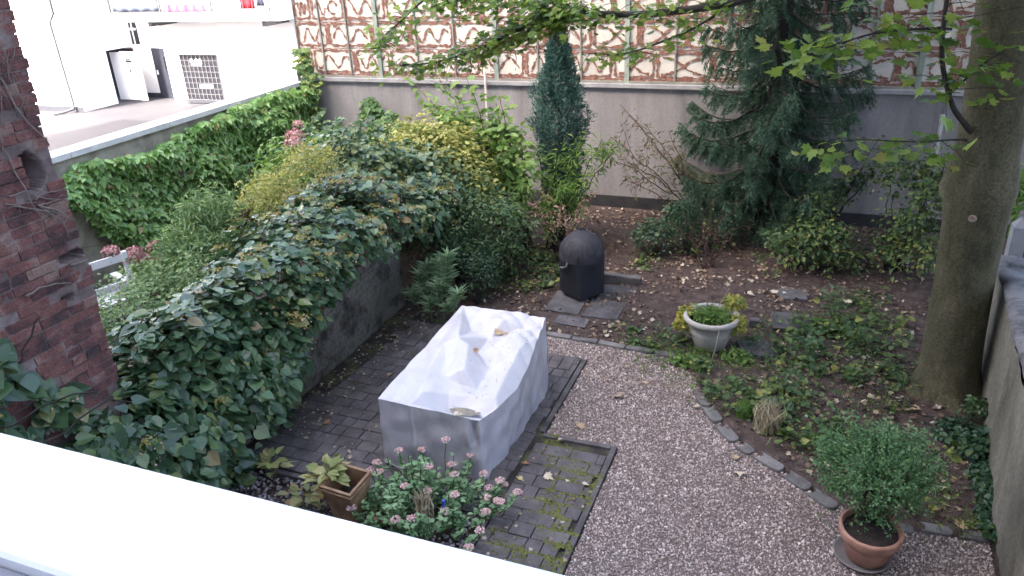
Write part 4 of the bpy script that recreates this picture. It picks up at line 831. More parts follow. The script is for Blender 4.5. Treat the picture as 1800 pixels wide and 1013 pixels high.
# ------------------------------------------------------------------ CREEPERS
def creeper(name, label, pts, nrmv, origin, size, lm, leaflets=5, n_stem=0, droop=1.0):
    t = thing(name, label, 'creeper', origin); O = np.array(origin, float); P = np.asarray(pts); n = len(P); mb = MB()
    Nn = nrm(np.tile(nrmv, (n, 1)) + rng.normal(size=(n, 3)) * .35 + np.array([0, 0, .8]))
    for k in range(leaflets):
        ang = (k - (leaflets - 1) / 2) * .62; side = nrm(np.cross(Nn, np.array([0, 0, 1.])))
        d = math.cos(ang) * np.array([0, 0, -1.]) * droop + math.sin(ang) * side + Nn * .35 + rng.normal(size=(n, 3)) * .12
        leaves(mb, T_OVATE, P - O, Nn + rng.normal(size=(n, 3)) * .15, d, size * rng.uniform(.7, 1.2, n) * (1 - .25 * abs(k - (leaflets - 1) / 2) / 2))
    obj('foliage', mb, lm, t)
    if n_stem:
        ms = MB()
        for k in range(n_stem):
            p = P[rng.integers(n)]; q = P[rng.integers(n)]; 
            if np.linalg.norm(p - q) < 1.8: ms.tube(curve((p - O) - nrmv * .05, (q - O) - nrmv * .05, .0, 7, .05), .006, 4)
        if ms.n: obj('stems', ms, TWIG, t)
    return t
N_ = 4300; y = rng.uniform(5.6, 12.9, N_); top = np.interp(y, [5.6, 7.1, 7.6, 8.6, 9.5, 11, 12, 12.9], [1.75, 1.8, 2.0, 1.85, 1.98, 2.1, 2.12, 2.05]); z = .1 + (top - .1) * rng.random(N_) ** .72
P = np.stack([-9.56 + .05 + .16 * rng.random(N_) + .16 * np.clip(noise3(np.stack([y, z, 0 * y], -1), 1.5, 81), -.4, 1), y, z], 1)
bare = noise3(np.stack([y, z, 0 * y], -1), 1.25, 83) - np.clip((z - 1.0) * .6, -.6, .5); P = P[bare < .42]
creeper('virginia_creeper', 'lush bright green five leaved creeper covering the concrete boundary wall', P, np.array([1., 0, 0]), (-9.5, 9, 0), .135, L_CREEP, 5, 60)
N_ = 330; z = rng.uniform(.9, 2.75, N_); P = np.stack([-9.62 + .16 * rng.random(N_) + .10 * (z > 2) + rng.normal(size=N_) * .06, 12.95 - .12 * rng.random(N_), z], 1); P[:, 0] += np.where(z < 2.3, .25 * rng.random(N_), 0)
creeper('corner_creeper', 'creeper column climbing the corner pipe up to the painted panels', P, np.array([.3, -1., 0]), (-9.5, 12.9, 0), .10, leafmat('corner_leaf', [(.05, .12, .045), (.1, .18, .06), (.28, .32, .07)], .35), 5, 6)
def mound_pts(n, ells, seed=3): return blob(n, ells, .35, .25, seed)[0]
creeper('creeper_mound', 'mound of creeper leaves at the foot of the back wall beside the corner', mound_pts(620, [(-8.75, 12.3, .8, .75, .5, .75), (-8.2, 12.0, .6, .6, .5, .7)]), np.array([.1, -1., .4]), (-8.7, 12.3, 0), .12, leafmat('mound_leaf', [(.04, .09, .05), (.07, .13, .06), (.12, .18, .07)], .3), 5, 10)
creeper('creeper_tower', 'narrow upright clump of creeper climbing the middle of the back wall', mound_pts(560, [(-8.1, 12.9, 1.35, .2, .14, .5), (-7.6, 12.7, .85, .55, .35, .72), (-7.1, 12.6, .7, .5, .35, .65)]), np.array([.1, -1., .4]), (-7.7, 12.7, 0), .12, leafmat('tower_leaf', [(.04, .10, .035), (.07, .15, .045), (.12, .2, .06)], .35), 5, 10)

# ------------------------------------------------------------------ SHRUBS
shrub('willow_leaved_bush', 'light grey green feathery bush in the neighbouring garden', 'bush', (-7.1, 7.3, 0), [(-7.1, 7.3, 1.25, .42, .38, .58), (-7.25, 6.9, .95, .35, .35, .5), (-6.8, 6.9, .9, .4, .4, .5)], 5200, T_LANCE, .13, L_WILLOW, GSTEM, 16, .01, .7, .3, 13, .07, .4, .6, .4)
shrub('goldenrod', 'yellow topped feathery perennial above the climbing hydrangea', 'plant', (-6.75, 7.95, 0), [(-6.3, 7.5, 1.75, .36, .36, .3), (-6.1, 8.1, 1.95, .4, .4, .28), (-6.6, 8.0, 1.4, .4, .45, .4)], 4200, T_SMALL, .045, L_YEL, GSTEM, 14, .008, .5, .35, 9, .05, .6, .6, .2)
shrub('pale_undergrowth', 'pale green low herbs behind the tall brick wall end', 'herbs', (-6.9, 5.5, 0), [(-6.8, 5.5, .9, .6, .7, .5), (-6.5, 6.3, 1.0, .5, .5, .45), (-7.5, 6.6, .7, .5, .5, .45)], 3400, T_SMALL, .06, L_WILLOW, GSTEM, 10, .007, .6, .3, 8, .05)
def heads(t, C, cs, r, lm=PINKFL, nm='flower_head'):
    for c in cs:
        m_ = 150; d = rand_dirs(m_); d[:, 2] = np.where(d[:, 2] < -.3, -d[:, 2], d[:, 2]); mb = MB()
        leaves(mb, T_SMALL, d * np.array([1, 1, .75]) * r * rng.uniform(.8, 1, (m_, 1)), d + rng.normal(size=(m_, 3)) * .2, rand_dirs(m_), r * .38 * rng.uniform(.7, 1.2, m_)); obj(nm, mb, lm, t, np.array(c) - np.array(C))
hb = shrub('pink_hydrangea', 'faded pink mophead hydrangea behind the white chair', 'bush', (-8.2, 7.6, 0), [(-8.3, 7.7, .5, .5, .7, .45)], 1300, T_OVATE, .12, L_LIGHT, GSTEM, 8, .008)
heads(hb, (-8.2, 7.6, 0), [(-8.2, 7.31, .94), (-8.2, 7.05, .88), (-8.2, 6.85, .95), (-8.2, 6.95, 1.0), (-8.15, 7.3, .75), (-8.2, 7.42, .78), (-8.3, 6.7, 1.1)], .12)
hb = shrub('tall_hydrangea', 'tall hydrangea with one large dusty pink flower head near the wall corner', 'bush', (-7.6, 9.8, 0), [(-7.6, 9.9, 1.1, .7, .8, .75), (-7.1, 10.6, 1.1, .7, .7, .6)], 2600, T_OVATE, .12, L_LIGHT, GSTEM, 10, .008)
heads(hb, (-7.6, 9.8, 0), [(-7.5, 9.75, 1.90), (-7.45, 9.62, 1.82)], .15); heads(hb, (-7.6, 9.8, 0), [(-7.6, 10.0, 2.02), (-7.2, 9.6, 1.75)], .09)
shrub('shaded_ivy_mound', 'dark small leaved ivy mound in the middle behind the hydrangea', 'ivy', (-6.0, 9.2, 0), [(-6.0, 9.0, 1.35, .8, .8, .95), (-5.4, 9.7, 1.1, .8, .7, .85), (-6.8, 10.4, .9, .9, .8, .85)], 7200, T_HEART, .085, leafmat('ivy_leaf', [(.035, .075, .04), (.065, .12, .055), (.12, .18, .075), (.2, .23, .08)], .22, .38, .5), DBARK, 8, .012)
shrub('yellow_green_shrub', 'yellow green mounded shrub below the tall loose shrub at the back', 'shrub', (-5.6, 10.6, 0), [(-5.6, 10.4, 1.32, .85, .7, .75), (-5.0, 10.1, 1.15, .7, .6, .66), (-6.1, 11.0, 1.1, .6, .6, .6), (-4.7, 9.9, .9, .5, .5, .5)], 8600, T_OVATE, .085, L_YEL, DBARK, 16, .012, .45, .3, 9, .07, .8, .4)
shrub('middle_shrub', 'dense dark green shrub over the end of the low wall', 'shrub', (-4.6, 9.3, 0), [(-4.75, 9.1, .75, .5, .6, .65), (-4.3, 9.7, .75, .6, .6, .6), (-4.7, 9.6, 1.15, .5, .5, .35), (-4.35, 9.0, .45, .35, .4, .4), (-4.1, 9.6, .4, .4, .4, .35)], 8200, T_SMALL, .062, L_MID, DBARK, 14, .012, .5, .3, 7, .06)
shrub('privet_bush', 'small fine leaved dark bush right of the lance leaved plant', 'bush', (-4.1, 8.75, 0), [(-4.1, 8.85, .36, .3, .3, .38), (-4.45, 8.75, .6, .25, .22, .36)], 2600, T_SMALL, .04, L_DARK, DBARK, 12, .008, .7, .25, 6, .05)
# tall loose shrub with leaning stems
def stemmed(name, label, cat, base, tips, lm, T, size, per, sm, srad=.016, spread=.12, sag=.15, lo=.35, up=.8, droop=.5, side=2):
    t = thing(name, label, cat, base); b = np.array(base, float); ms = MB(); mb = MB()
    for tip in tips:
        Q = curve((rng.normal() * .06, rng.normal() * .06, 0), np.array(tip) - b, sag, 14, .012); ms.tube(Q, np.linspace(srad, srad * .25, 14), 5)
        tw_ = [Q]
        for s_ in range(side):
            i = int(rng.integers(5, 12)); e = Q[i] + nrm(rng.normal(size=3) + np.array([0, 0, .5])) * rng.uniform(.25, .55); q2 = curve(Q[i], e, .03, 7, .01); ms.tube(q2, np.linspace(srad * .35, srad * .15, 7), 4); tw_.append(q2)
        for k, q in enumerate(tw_):
            m_ = per if k == 0 else per // 2; tt = rng.uniform(lo if k == 0 else .2, 1, m_) * (len(q) - 1); i = np.clip(tt.astype(int), 0, len(q) - 2); p = q[i] + (q[i + 1] - q[i]) * (tt - i)[:, None]
            off = rng.normal(size=(m_, 3)) * spread * .5; nn = nrm(rng.normal(size=(m_, 3)) * .4 + np.array([.1, -.3, up])); leaves(mb, T, p + off * .5, nn, off + rng.normal(size=(m_, 3)) * .03 - np.array([0, 0, droop * .06]), size * rng.uniform(.6, 1.25, m_))
    obj('stems', ms, sm, t); obj('foliage', mb, lm, t); return t
stemmed('tall_loose_shrub', 'tall loose shrub with large bright leaves and stems leaning left', 'shrub', (-4.05, 10.65, 0), [(-6.2, 11.3, 2.45), (-5.9, 11.2, 2.2), (-5.6, 11.0, 2.6), (-5.3, 11.1, 2.3), (-5.1, 10.9, 2.65), (-4.95, 10.9, 2.1), (-4.6, 11.0, 2.35), (-5.5, 10.6, 1.9), (-4.5, 10.6, 1.9), (-5.0, 10.3, 1.7), (-4.2, 10.8, 1.8), (-6.0, 10.8, 1.9), (-4.75, 11.2, 2.2)], L_LIGHT, T_OVATE, .13, 86, RTWIG, .016, .2, .12, .22)
stemmed('lime_shrub', 'lime leaved arching shrub in front of the blue green cypress', 'shrub', (-3.75, 10.8, 0), [(-3.0, 11.0, 1.75), (-3.3, 10.8, 1.85), (-3.6, 10.7, 1.75), (-3.1, 10.6, 1.3), (-3.9, 10.6, 1.7), (-3.4, 10.4, 1.2), (-2.9, 11.2, 1.5), (-3.6, 10.4, .9), (-4.1, 10.4, 1.1)], L_LIGHT, T_LANCE, .13, 80, DBARK, .014, .17, .12, .3)
stemmed('dry_flower_shrub', 'thin shrub with rusty dried flower heads among lime leaves', 'shrub', (-3.35, 10.5, 0), [(-3.4, 10.2, .95), (-3.2, 10.1, .8), (-3.7, 10.2, .8), (-3.9, 10.0, .9), (-3.1, 10.5, 1.0)], leafmat('rusty_heads', [(.06, .09, .03), (.24, .13, .10), (.34, .22, .17)], .2), T_SMALL, .05, 40, RTWIG, .01, .12)
stemmed('butterfly_bush', 'sparse arching bush with dried flower spikes against the grey back wall', 'bush', (-1.68, 12.6, 0), [(-3.06, 12.3, 2.0), (-2.9, 12.3, 1.85), (-3.2, 12.2, 1.5), (-2.7, 12.4, 1.7), (-2.3, 12.4, 1.6), (-3.3, 12.2, 1.2), (-2.9, 12.2, 1.1), (-2.2, 12.2, 1.2), (-1.95, 12.3, 1.0), (-3.0, 12.3, .75), (-1.4, 12.3, .6)], leafmat('tired_leaf', [(.06, .09, .035), (.12, .12, .05), (.16, .10, .06)], .3), T_LANCE, .11, 26, RTWIG, .013, .14, .1, .35, .6, 1., 3)
stemmed('bare_stemmed_shrub', 'nearly leafless small shrub with reddish stems on the brown bed', 'shrub', (-1.3, 10.78, 0), [(-1.75, 10.8, .8), (-1.5, 10.7, .95), (-1.2, 10.8, .9), (-1.0, 10.7, .75), (-1.6, 10.6, .6), (-1.35, 10.9, 1.0), (-1.9, 10.9, .6)], L_UNDER, T_SMALL, .045, 5, RTWIG, .011, .08, .02, .3, .8, .5, 3)
shrub('low_evergreen', 'low blue green evergreen shrub right behind the covered grill', 'shrub', (-2.15, 11.0, 0), [(-2.2, 11.0, .28, .3, .3, .3), (-1.85, 11.5, .42, .35, .3, .33)], 1500, T_OVATE, .065, leafmat('glossy_dark', [(.025, .06, .035), (.05, .095, .05), (.08, .13, .065)], .2), DBARK, 8, .008)
shrub('drooping_sapling', 'drooping dark sapling between the grill and the bare stemmed shrub', 'sapling', (-1.75, 11.2, 0), [(-1.75, 11.1, .45, .22, .22, .42)], 900, T_LANCE, .09, L_DARK, DBARK, 6, .008)
shrub('yellowing_shrub', 'green shrub with yellowing leaves in front of the spruce', 'shrub', (-.05, 11.0, 0), [(-.25, 10.85, .32, .42, .4, .36), (.15, 11.0, .45, .45, .4, .42), (.05, 11.4, .85, .28, .25, .4), (.4, 10.9, .25, .3, .3, .28)], 1900, T_OVATE, .075, L_UNDER, DBARK, 14, .01, .7, .35, 7, .07)
shrub('leaning_shrub', 'tall green shrub filling the space left of the big trunk', 'shrub', (1.1, 11.2, 0), [(1.3, 11.2, .6, .42, .45, .65), (1.05, 11.7, 1.2, .4, .35, .5), (1.6, 11.4, 1.15, .45, .5, .55), (1.0, 11.0, .35, .3, .35, .32), (1.45, 10.7, .4, .35, .35, .38)], 2900, T_OVATE, .075, L_UNDER, DBARK, 16, .013, .75, .35, 7, .08)
stemmed('sapling_by_trunk', 'thin sapling leaning right in front of the dark back wall', 'sapling', (.1, 12.0, 0), [(.75, 11.8, 1.75), (.65, 12.0, 1.3), (1.0, 12.0, 1.55), (.4, 11.9, 1.25)], L_UNDER, T_OVATE, .085, 16, DBARK, .016, .14)
shrub('neighbour_plant', 'long leaved plant in the neighbouring yard beyond the side wall', 'plant', (2.75, 9.6, 0), [(2.75, 9.6, .45, .4, .6, .4), (2.75, 8.9, 1.3, .25, .3, .5), (2.5, 10.6, 1.3, .3, .5, .4)], 700, T_LANCE, .3, L_LIGHT, GSTEM, 8, .008)

# ------------------------------------------------------------------ CONIFERS
cy = thing('cypress', 'slim blue green columnar cypress standing against the back wall', 'conifer', (-3.74, 11.25, 0)); c0 = np.array([-3.74, 11.25, 0])
obj('trunk', MB().tube([(0, 0, -.05), (.01, 0, 1.2), (0, .02, 2.4), (.0, 0, 3.3)], [.06, .05, .03, .008], 8), DBARK, cy)
N_ = 17000; z = .5 + 2.9 * rng.random(N_) ** 1.0; rad = np.interp(z, [.5, .9, 1.4, 2.0, 2.45, 2.7, 2.9, 3.1, 3.4], [.15, .24, .31, .36, .35, .21, .14, .09, .03]); a = rng.uniform(0, 6.28, N_)
lump = 1 + .42 * noise3(np.stack([np.cos(a) * 1.2, np.sin(a) * 1.2, z * 1.3], -1), 2.2, 91) + .1 * noise3(np.stack([np.cos(a), np.sin(a), z], -1), 6, 92)
r_ = rad * lump * (1 - .6 * rng.random(N_) ** 2); off = np.interp(z, [.5, 2.6, 3.35], [.05, -.02, .02])
P = np.stack([r_ * np.cos(a) + off, r_ * np.sin(a), z], 1); out = np.stack([np.cos(a), np.sin(a), 0 * a], 1); mb = MB()
leaves(mb, T_LANCE, P, rand_dirs(N_) + out * .4, out * .55 + np.array([0, 0, .75]) + rng.normal(size=(N_, 3)) * .35, .085 * rng.uniform(.6, 1.3, N_)); obj('crown', mb, L_CYP, cy)

spc = thing('spruce', 'dark drooping spruce in the shade before the painted panels', 'conifer', (-.72, 12.35, 0)); s0 = np.array([-.72, 12.35, 0])
obj('trunk', MB().tube([(0, 0, -.1), (.02, 0, 1.5), (.0, 0, 3.5), (.02, 0, 6.5), (0, 0, 7.6)], [.15, .13, .1, .04, .01], 10), DBARK, spc)
br = MB(); nd = MB(); NP, ND_, NS = [], [], []
for k in range(150):
    z = .55 + 6.8 * (k / 149) ** 1.2; a = k * 2.39996 + rng.normal() * .25; L_ = np.interp(z, [.7, 1.2, 2.2, 3.2, 4.5, 6, 7.4], [1.15, 1.5, 1.5, 1.12, 1.15, .75, .15]) * rng.uniform(.75, 1.12)
    dirv = np.array([math.cos(a), math.sin(a), 0]); 
    if dirv[1] > .55: L_ *= .55
    t = np.linspace(0, 1, 10); Q = np.stack([dirv[0] * L_ * t, dirv[1] * L_ * t, z - .30 * L_ * np.sin(t * 2.1) + .16 * L_ * t ** 2.5], 1); Q[1:] += rng.normal(size=(9, 3)) * .012
    br.tube(Q, np.linspace(.018 * max(.4, L_), .004, 10), 5, False)
    for j in range(int(24 * L_) + 4):
        f = rng.uniform(.12, 1); i = min(8, int(f * 9)); p0 = Q[i] + (Q[i + 1] - Q[i]) * (f * 9 - i); sd = np.cross(dirv, [0, 0, 1]) * rng.choice([-1, 1])
        d = nrm(dirv * .55 + sd * rng.uniform(.1, .8) + np.array([0, 0, -rng.uniform(.25, 1.1)])); l = rng.uniform(.14, .34) * (1.15 - .5 * f)
        m_ = int(l * 300); tt = rng.random(m_); sag = np.array([0, 0, -1.]) * (tt ** 2)[:, None] * l * .45
        pp = p0 + d * (tt * l)[:, None] + sag; NP.append(pp); dd = rand_dirs(m_); NS.append(np.full(m_, .066)); ND_.append(dd * .8 + d * .7 + np.array([0, 0, -.25]))
P = np.concatenate(NP); D_ = np.concatenate(ND_); S = np.concatenate(NS); leaves(nd, T_NEEDLE, P, rand_dirs(len(P)), D_, S * rng.uniform(.7, 1.3, len(P)) * 1.0)
obj('branches', br, DBARK, spc); obj('crown', nd, L_SPR, spc)

# ------------------------------------------------------------------ POTTED AND SMALL PLANTS
pbsh = shrub('potted_bush', 'bushy bright green box shrub growing from the terracotta pot', 'bush', (.69, 5.42, .28), [(.66, 5.46, .66, .33, .3, .32), (.40, 5.5, .70, .22, .22, .2), (.94, 5.5, .66, .22, .22, .22), (.56, 5.6, .92, .2, .18, .17), (.69, 5.31, .45, .17, .17, .2), (.48, 5.38, .52, .2, .2, .18), (.9, 5.38, .52, .2, .2, .18), (.85, 5.55, .94, .17, .17, .15), (.30, 5.55, .82, .12, .12, .1), (1.02, 5.5, .82, .13, .13, .12), (.70, 5.5, 1.04, .14, .12, .08)], 4800, T_SMALL, .03, L_BOX, DBARK, 34, .006, .9, .75, 16, .036, .6, .8, .0)
mb = MB()
for k in range(430):
    dv_ = rand_dirs(1)[0]; dv_[2] = abs(dv_[2]) * .8; st_ = np.array([.66, 5.45, .64]) + dv_ * np.array([.36, .3, .3]) * rng.uniform(.6, 1.0); ln = rng.uniform(.1, .27); m_ = 18; f_ = rng.random(m_); ax_ = nrm(dv_ + np.array([0, 0, .5]) + rng.normal(size=3) * .25); p_ = st_ + ax_ * (f_ * ln)[:, None] + rng.normal(size=(m_, 3)) * .009
    leaves(mb, T_SMALL, p_ - np.array([.69, 5.42, .28]), rand_dirs(m_) + np.array([0, 0, .8]), rand_dirs(m_) + ax_, .026)
obj('shoots', mb, L_BOX, pbsh)['kind'] = 'stuff'
shrub('pot_filler_plant', 'trailing yellow and green plant filling the cream pot', 'plant', (-.96, 8.36, .33), [(-.96, 8.36, .40, .2, .2, .10)], 620, T_LANCE, .10, L_LIGHT, GSTEM, 8, .004, .9, .4)
pp_ = shrub('yellow_trailer', 'yellow leaved stems spilling over the rim of the cream pot', 'plant', (-1.22, 8.45, .36), [(-1.25, 8.42, .36, .12, .12, .10), (-.74, 8.62, .46, .14, .1, .12), (-.66, 8.36, .33, .08, .13, .14), (-1.3, 8.3, .28, .08, .1, .1)], 1000, T_OVATE, .05, leafmat('yellow_leaf', [(.16, .22, .04), (.34, .33, .06), (.45, .36, .08)], .3), GSTEM, 8, .004)
o = obj('dry_stalk', MB().tube([(-.92, 8.3, .33), (-.83, 8.1, .45), (-.85, 7.9, .2), (-.9, 7.75, .03)], .006, 5).tube([(-.92, 8.3, .33), (-.9, 8.5, .5), (-.82, 8.75, .62)], .005, 5), TWIG); tag(o, 'long dry stalk hanging over the front of the cream pot', 'stalk')
def tuft(name, label, base, n, h, spread, lm, cat='grass', lean=(0, 0)):
    a = rng.uniform(0, 6.28, n); r_ = rng.random(n) ** .6 * spread * .35; P = np.stack([r_ * np.cos(a), r_ * np.sin(a), 0 * a], 1)
    d = np.stack([np.cos(a) * rng.uniform(.1, 1, n) * spread / h + lean[0], np.sin(a) * rng.uniform(.1, 1, n) * spread / h + lean[1], np.full(n, 1.)], 1); mb = MB(); leaves(mb, T_BLADE, P, np.stack([np.cos(a), np.sin(a), .4 + 0 * a], 1), d, h * rng.uniform(.5, 1.15, n))
    o = obj(name, mb, lm, None, base); tag(o, label, cat); return o
tuft('grass_tuft', 'bright green grass and weeds at the foot of the cream pot', (-1.08, 7.86, .02), 420, .15, .26, L_GRASS)
tuft('grass_clump', 'bright grass clump behind the curved kerb stones', (-.42, 7.0, .02), 520, .2, .28, L_GRASS)
tuft('dry_grass', 'dry straw coloured grass flopping beside the green clump', (-.18, 6.85, .02), 300, .32, .42, L_DRY)
tuft('shaded_grass', 'dark fine grass in the shade right of the cream pot', (-.52, 8.55, .02), 700, .10, .5, L_MID)
shrub('weed_patch', 'leafy weeds growing around the cream pot grass', 'weeds', (-.9, 7.95, .02), [(-1.15, 7.85, .04, .2, .12, .08), (-.62, 8.1, .06, .18, .12, .1)], 300, T_OVATE, .06, L_LIGHT, None, 0)
# stonecrop
sd = thing('stonecrop', 'clump of pale green stonecrop with flat dusty pink flower heads', 'plant', (-2.85, 4.6, 0)); e0 = np.array([-2.85, 4.6, 0]); mb = MB(); ms = MB(); hp = []
for k in range(150):
    x, y = -2.86 + rng.normal() * .24, 4.62 + rng.normal() * .20; 
    if ((x + 2.78) / .14) ** 2 + ((y - 4.5) / .12) ** 2 < 1: continue
    h = max(.16, .36 - .25 * math.hypot(x + 2.86, y - 4.7) + rng.normal() * .06); tip = np.array([x + (x + 2.86) * .35, y + (y - 4.62) * .3, h]); Q = curve((x, y, .0), tip, .0, 6, .01); ms.tube(Q - e0, .005, 5, False)
    m_ = 16; f = rng.uniform(.25, 1, m_); p = np.array([x, y, 0]) + (tip - np.array([x, y, 0])) * f[:, None]; aa = rng.uniform(0, 6.28, m_); o_ = np.stack([np.cos(aa), np.sin(aa), .25 + 0 * aa], 1); leaves(mb, T_OVATE, p - e0, np.stack([-.3 * np.cos(aa), -.3 * np.sin(aa), 1 + 0 * aa], 1), o_, .062 * rng.uniform(.7, 1.2, m_)); hp.append(tip)
for k, (x, y, z) in enumerate([(-2.74, 4.95, .58)]): ms.tube(curve(np.array([-2.78, 4.85, 0]) - e0, np.array([x, y, z]) - e0, 0, 6, .005), .005, 5); hp.insert(0, np.array([x, y, z]))
obj('foliage', mb, L_SED, sd); obj('stems', ms, GSTEM, sd)
hp = np.array(hp); far = np.hypot(hp[:, 0] + 2.86, hp[:, 1] - 4.6); sel = [0] + list(np.argsort(-far)[:26]) + list(rng.choice(len(hp), 14, replace=False))
for i in dict.fromkeys(int(q_) for q_ in sel):
    c = hp[i] + np.array([0, 0, .03]); m_ = 60; aa = rng.uniform(0, 6.28, m_); rr = .042 * rng.random(m_) ** .5; q = np.stack([rr * np.cos(aa), rr * np.sin(aa), .012 - rr * rr * 6 + .008 * rng.random(m_)], 1); fm = MB(); leaves(fm, T_OCT, q, rand_dirs(m_), rand_dirs(m_), rng.uniform(.006, .011, m_)); obj('flower_head', fm, leafmat('stonecrop_pink', [(.40, .22, .21), (.55, .36, .33), (.64, .5, .44)], 0, .8) if 'stonecrop_pink' not in bpy.data.materials else bpy.data.materials['stonecrop_pink'], sd, c - e0)
tuft('sedge_tuft', 'straw coloured spiky grass tuft in the middle of the stonecrop', (-2.77, 4.5, .05), 210, .34, .26, leafmat('straw_blade', [(.16, .13, .07), (.28, .23, .15), (.34, .3, .22)], .1, .6))
# lance leaved plant (several stems)
ol = thing('lance_leaved_plant', 'upright plant with whorls of narrow leaves at the end of the low wall', 'plant', (-4.42, 8.0, 0)); o0 = np.array([-4.42, 8.0, 0]); mb = MB(); ms = MB()
for tx, ty, tz_ in [(-4.62, 8.05, .66), (-4.5, 7.95, .5), (-4.2, 8.1, .95), (-4.3, 7.95, .62), (-4.05, 8.0, .48), (-4.7, 7.95, .42), (-4.4, 7.85, .4), (-4.15, 7.9, .35), (-4.55, 8.15, .75), (-4.35, 8.15, .8)]:
    Q = curve((tx * .5 - 2.21, ty * .5 + 4.0, 0), (tx, ty, tz_), .0, 8, .01); ms.tube(Q - o0, .006, 5); m_ = int(75 * tz_ / .6); f = rng.uniform(.3, 1, m_) ** .6; p = np.array([np.interp(f, np.linspace(0, 1, 8), Q[:, k]) for k in range(3)]).T; aa = rng.uniform(0, 6.28, m_); leaves(mb, T_LANCE, p - o0, np.stack([-np.cos(aa), -np.sin(aa), 1.2 + 0 * aa], 1), np.stack([np.cos(aa), np.sin(aa), rng.uniform(.1, 1.2, m_)], 1), .18 * rng.uniform(.7, 1.15, m_))
obj('foliage', mb, L_OLE, ol); obj('stems', ms, GSTEM, ol)
# lily like plants near the planter
def rosette(name, label, base, n, size, lm, ztop, spread):
    mb = MB(); aa = rng.uniform(0, 6.28, n); p = np.stack([spread * np.cos(aa) * rng.random(n), spread * np.sin(aa) * rng.random(n), rng.uniform(.3, 1, n) * ztop], 1); leaves(mb, T_OVATE, p, np.stack([-.2 * np.cos(aa), -.2 * np.sin(aa), 1 + 0 * aa], 1) + rng.normal(size=(n, 3)) * .25, np.stack([np.cos(aa), np.sin(aa), .2 - .5 * rng.random(n)], 1), size * rng.uniform(.7, 1.2, n))
    t = thing(name, label, 'plant', base); obj('foliage', mb, lm, t); ms = MB()
    for k in range(4): ms.tube(curve((0, 0, -.02), p[k], .02, 6, .01), .005, 5)
    obj('stems', ms, GSTEM, t)
rosette('pale_seedling', 'small plant with pale yellowing leaves alone on the pebbles', (-4.42, 4.62, .03), 15, .14, L_PALE, .26, .09)
rosette('planter_trailer', 'yellowing broad leaves spilling from the square planter', (-3.62, 4.42, .36), 30, .13, L_PALE, .12, .17)
rosette('fallen_trailer', 'browning leaves trailing on the pebbles left of the square planter', (-3.88, 4.38, .04), 34, .13, leafmat('browning_leaf', [(.13, .17, .06), (.26, .24, .10), (.32, .2, .08)], .25), .14, .22)
shrub('wall_foot_fern', 'small green seedling between the trunk and the side wall', 'plant', (1.76, 7.6, .05), [(1.72, 7.58, .14, .13, .13, .12)], 220, T_OVATE, .055, L_MID, GSTEM, 4, .004)
shrub('side_wall_ivy', 'dark ivy creeping along the foot of the mossy side wall', 'ivy', (1.68, 6.7, 0), [(1.62, 6.95, .12, .12, .25, .15), (1.66, 6.5, .06, .1, .35, .1), (1.62, 6.05, .04, .08, .3, .07), (1.5, 7.2, .1, .18, .16, .12)], 1500, T_HEART, .05, L_DARK, DBARK, 6, .004)

# ------------------------------------------------------------------ WHITE CHAIR in the neighbouring garden
wc = thing('white_chair', 'white painted wooden garden chair half hidden behind the brick wall', 'chair', (-8.5, 6.62, 0)); wc.rotation_euler[2] = R(70)
for sx in (-.26, .26):
    obj('front_leg', MB().box(sx - .03, sx + .03, .22, .28, 0, .62), WHITEPAINT, wc); obj('rear_leg', MB().box(sx - .03, sx + .03, -.28, -.22, 0, 1.1), WHITEPAINT, wc); obj('armrest', MB().box(sx - .045, sx + .045, -.22, .31, .621, .66), WHITEPAINT, wc)
for k in range(5): obj('seat_slat', MB().box(-.23, .23, -.21 + k * .09, -.14 + k * .09, .42, .445), WHITEPAINT, wc)
for k in range(2): obj('back_slat', MB().box(-.23, .23, -.265, -.24, .62 + k * .36, .72 + k * .36), WHITEPAINT, wc)

# ------------------------------------------------------------------ GROUND COVER, LITTER, FALLEN LEAVES
def litter_xy(n):
    q = np.column_stack([rng.uniform(-4.9, 1.7, n * 2), rng.uniform(5.0, 13.0, n * 2)]); x, y = q.T
    bed = (((y > 8.12) & (x > -4.6)) | ((x > -.95) & (y > 7.2) & (y < 8.2)) | ((x > -.1) & (y > 6.25)) | ((x > .95) & (y > 5.85)) | ((x > -.55) & (y > 6.7)))
    q = q[bed & ~inside(GRAVEL, x, y)]; pr = np.clip(.55 + .6 * noise3(np.column_stack([q, 0 * q[:, 0]]), 1.9, 120) + .3 * noise3(np.column_stack([q, 0 * q[:, 0]]), 5, 121), .08, 1); return q[rng.random(len(q)) < pr][:n]
q = litter_xy(26000); n = len(q); z = soil_z(q[:, 0], q[:, 1]); mb = MB()
leaves(mb, T_SMALL, np.column_stack([q, z + .006]), rng.normal(size=(n, 3)) * .5 + np.array([0, 0, 1.]), rand_dirs(n), rng.uniform(.012, .042, n)); stuff(obj('bark_mulch', mb, CHIPS), 'dark reddish brown bark and leaf mould covering the bed', 'mulch')
q = litter_xy(4300); n = len(q); z = soil_z(q[:, 0], q[:, 1]); mb = MB(); sz = rng.uniform(.035, .075, n)
leaves(mb, T_MAPLE, np.column_stack([q, z + .014]), rng.normal(size=(n, 3)) * .45 + np.array([0, 0, 1.]), rand_dirs(n), sz); 
q2 = np.concatenate([scatter_poly(330, [(-5.0, 5.4), (-4.5, 5.2), (-4.4, 8.0), (-4.98, 8.3)]), scatter_poly(80, [(-4.6, 4.8), (-3.6, 4.8), (-3.6, 7.6), (-4.6, 7.8)]), scatter_poly(130, [(-2.2, 7.1), (-1.2, 7.1), (-.9, 6.9), (-.3, 6.5), (-.9, 7.6), (-2.2, 7.95)]), scatter_poly(60, [(-2.3, 3.9), (-1.5, 3.9), (-1.5, 6.0), (-2.4, 6.9)])]); n2 = len(q2)
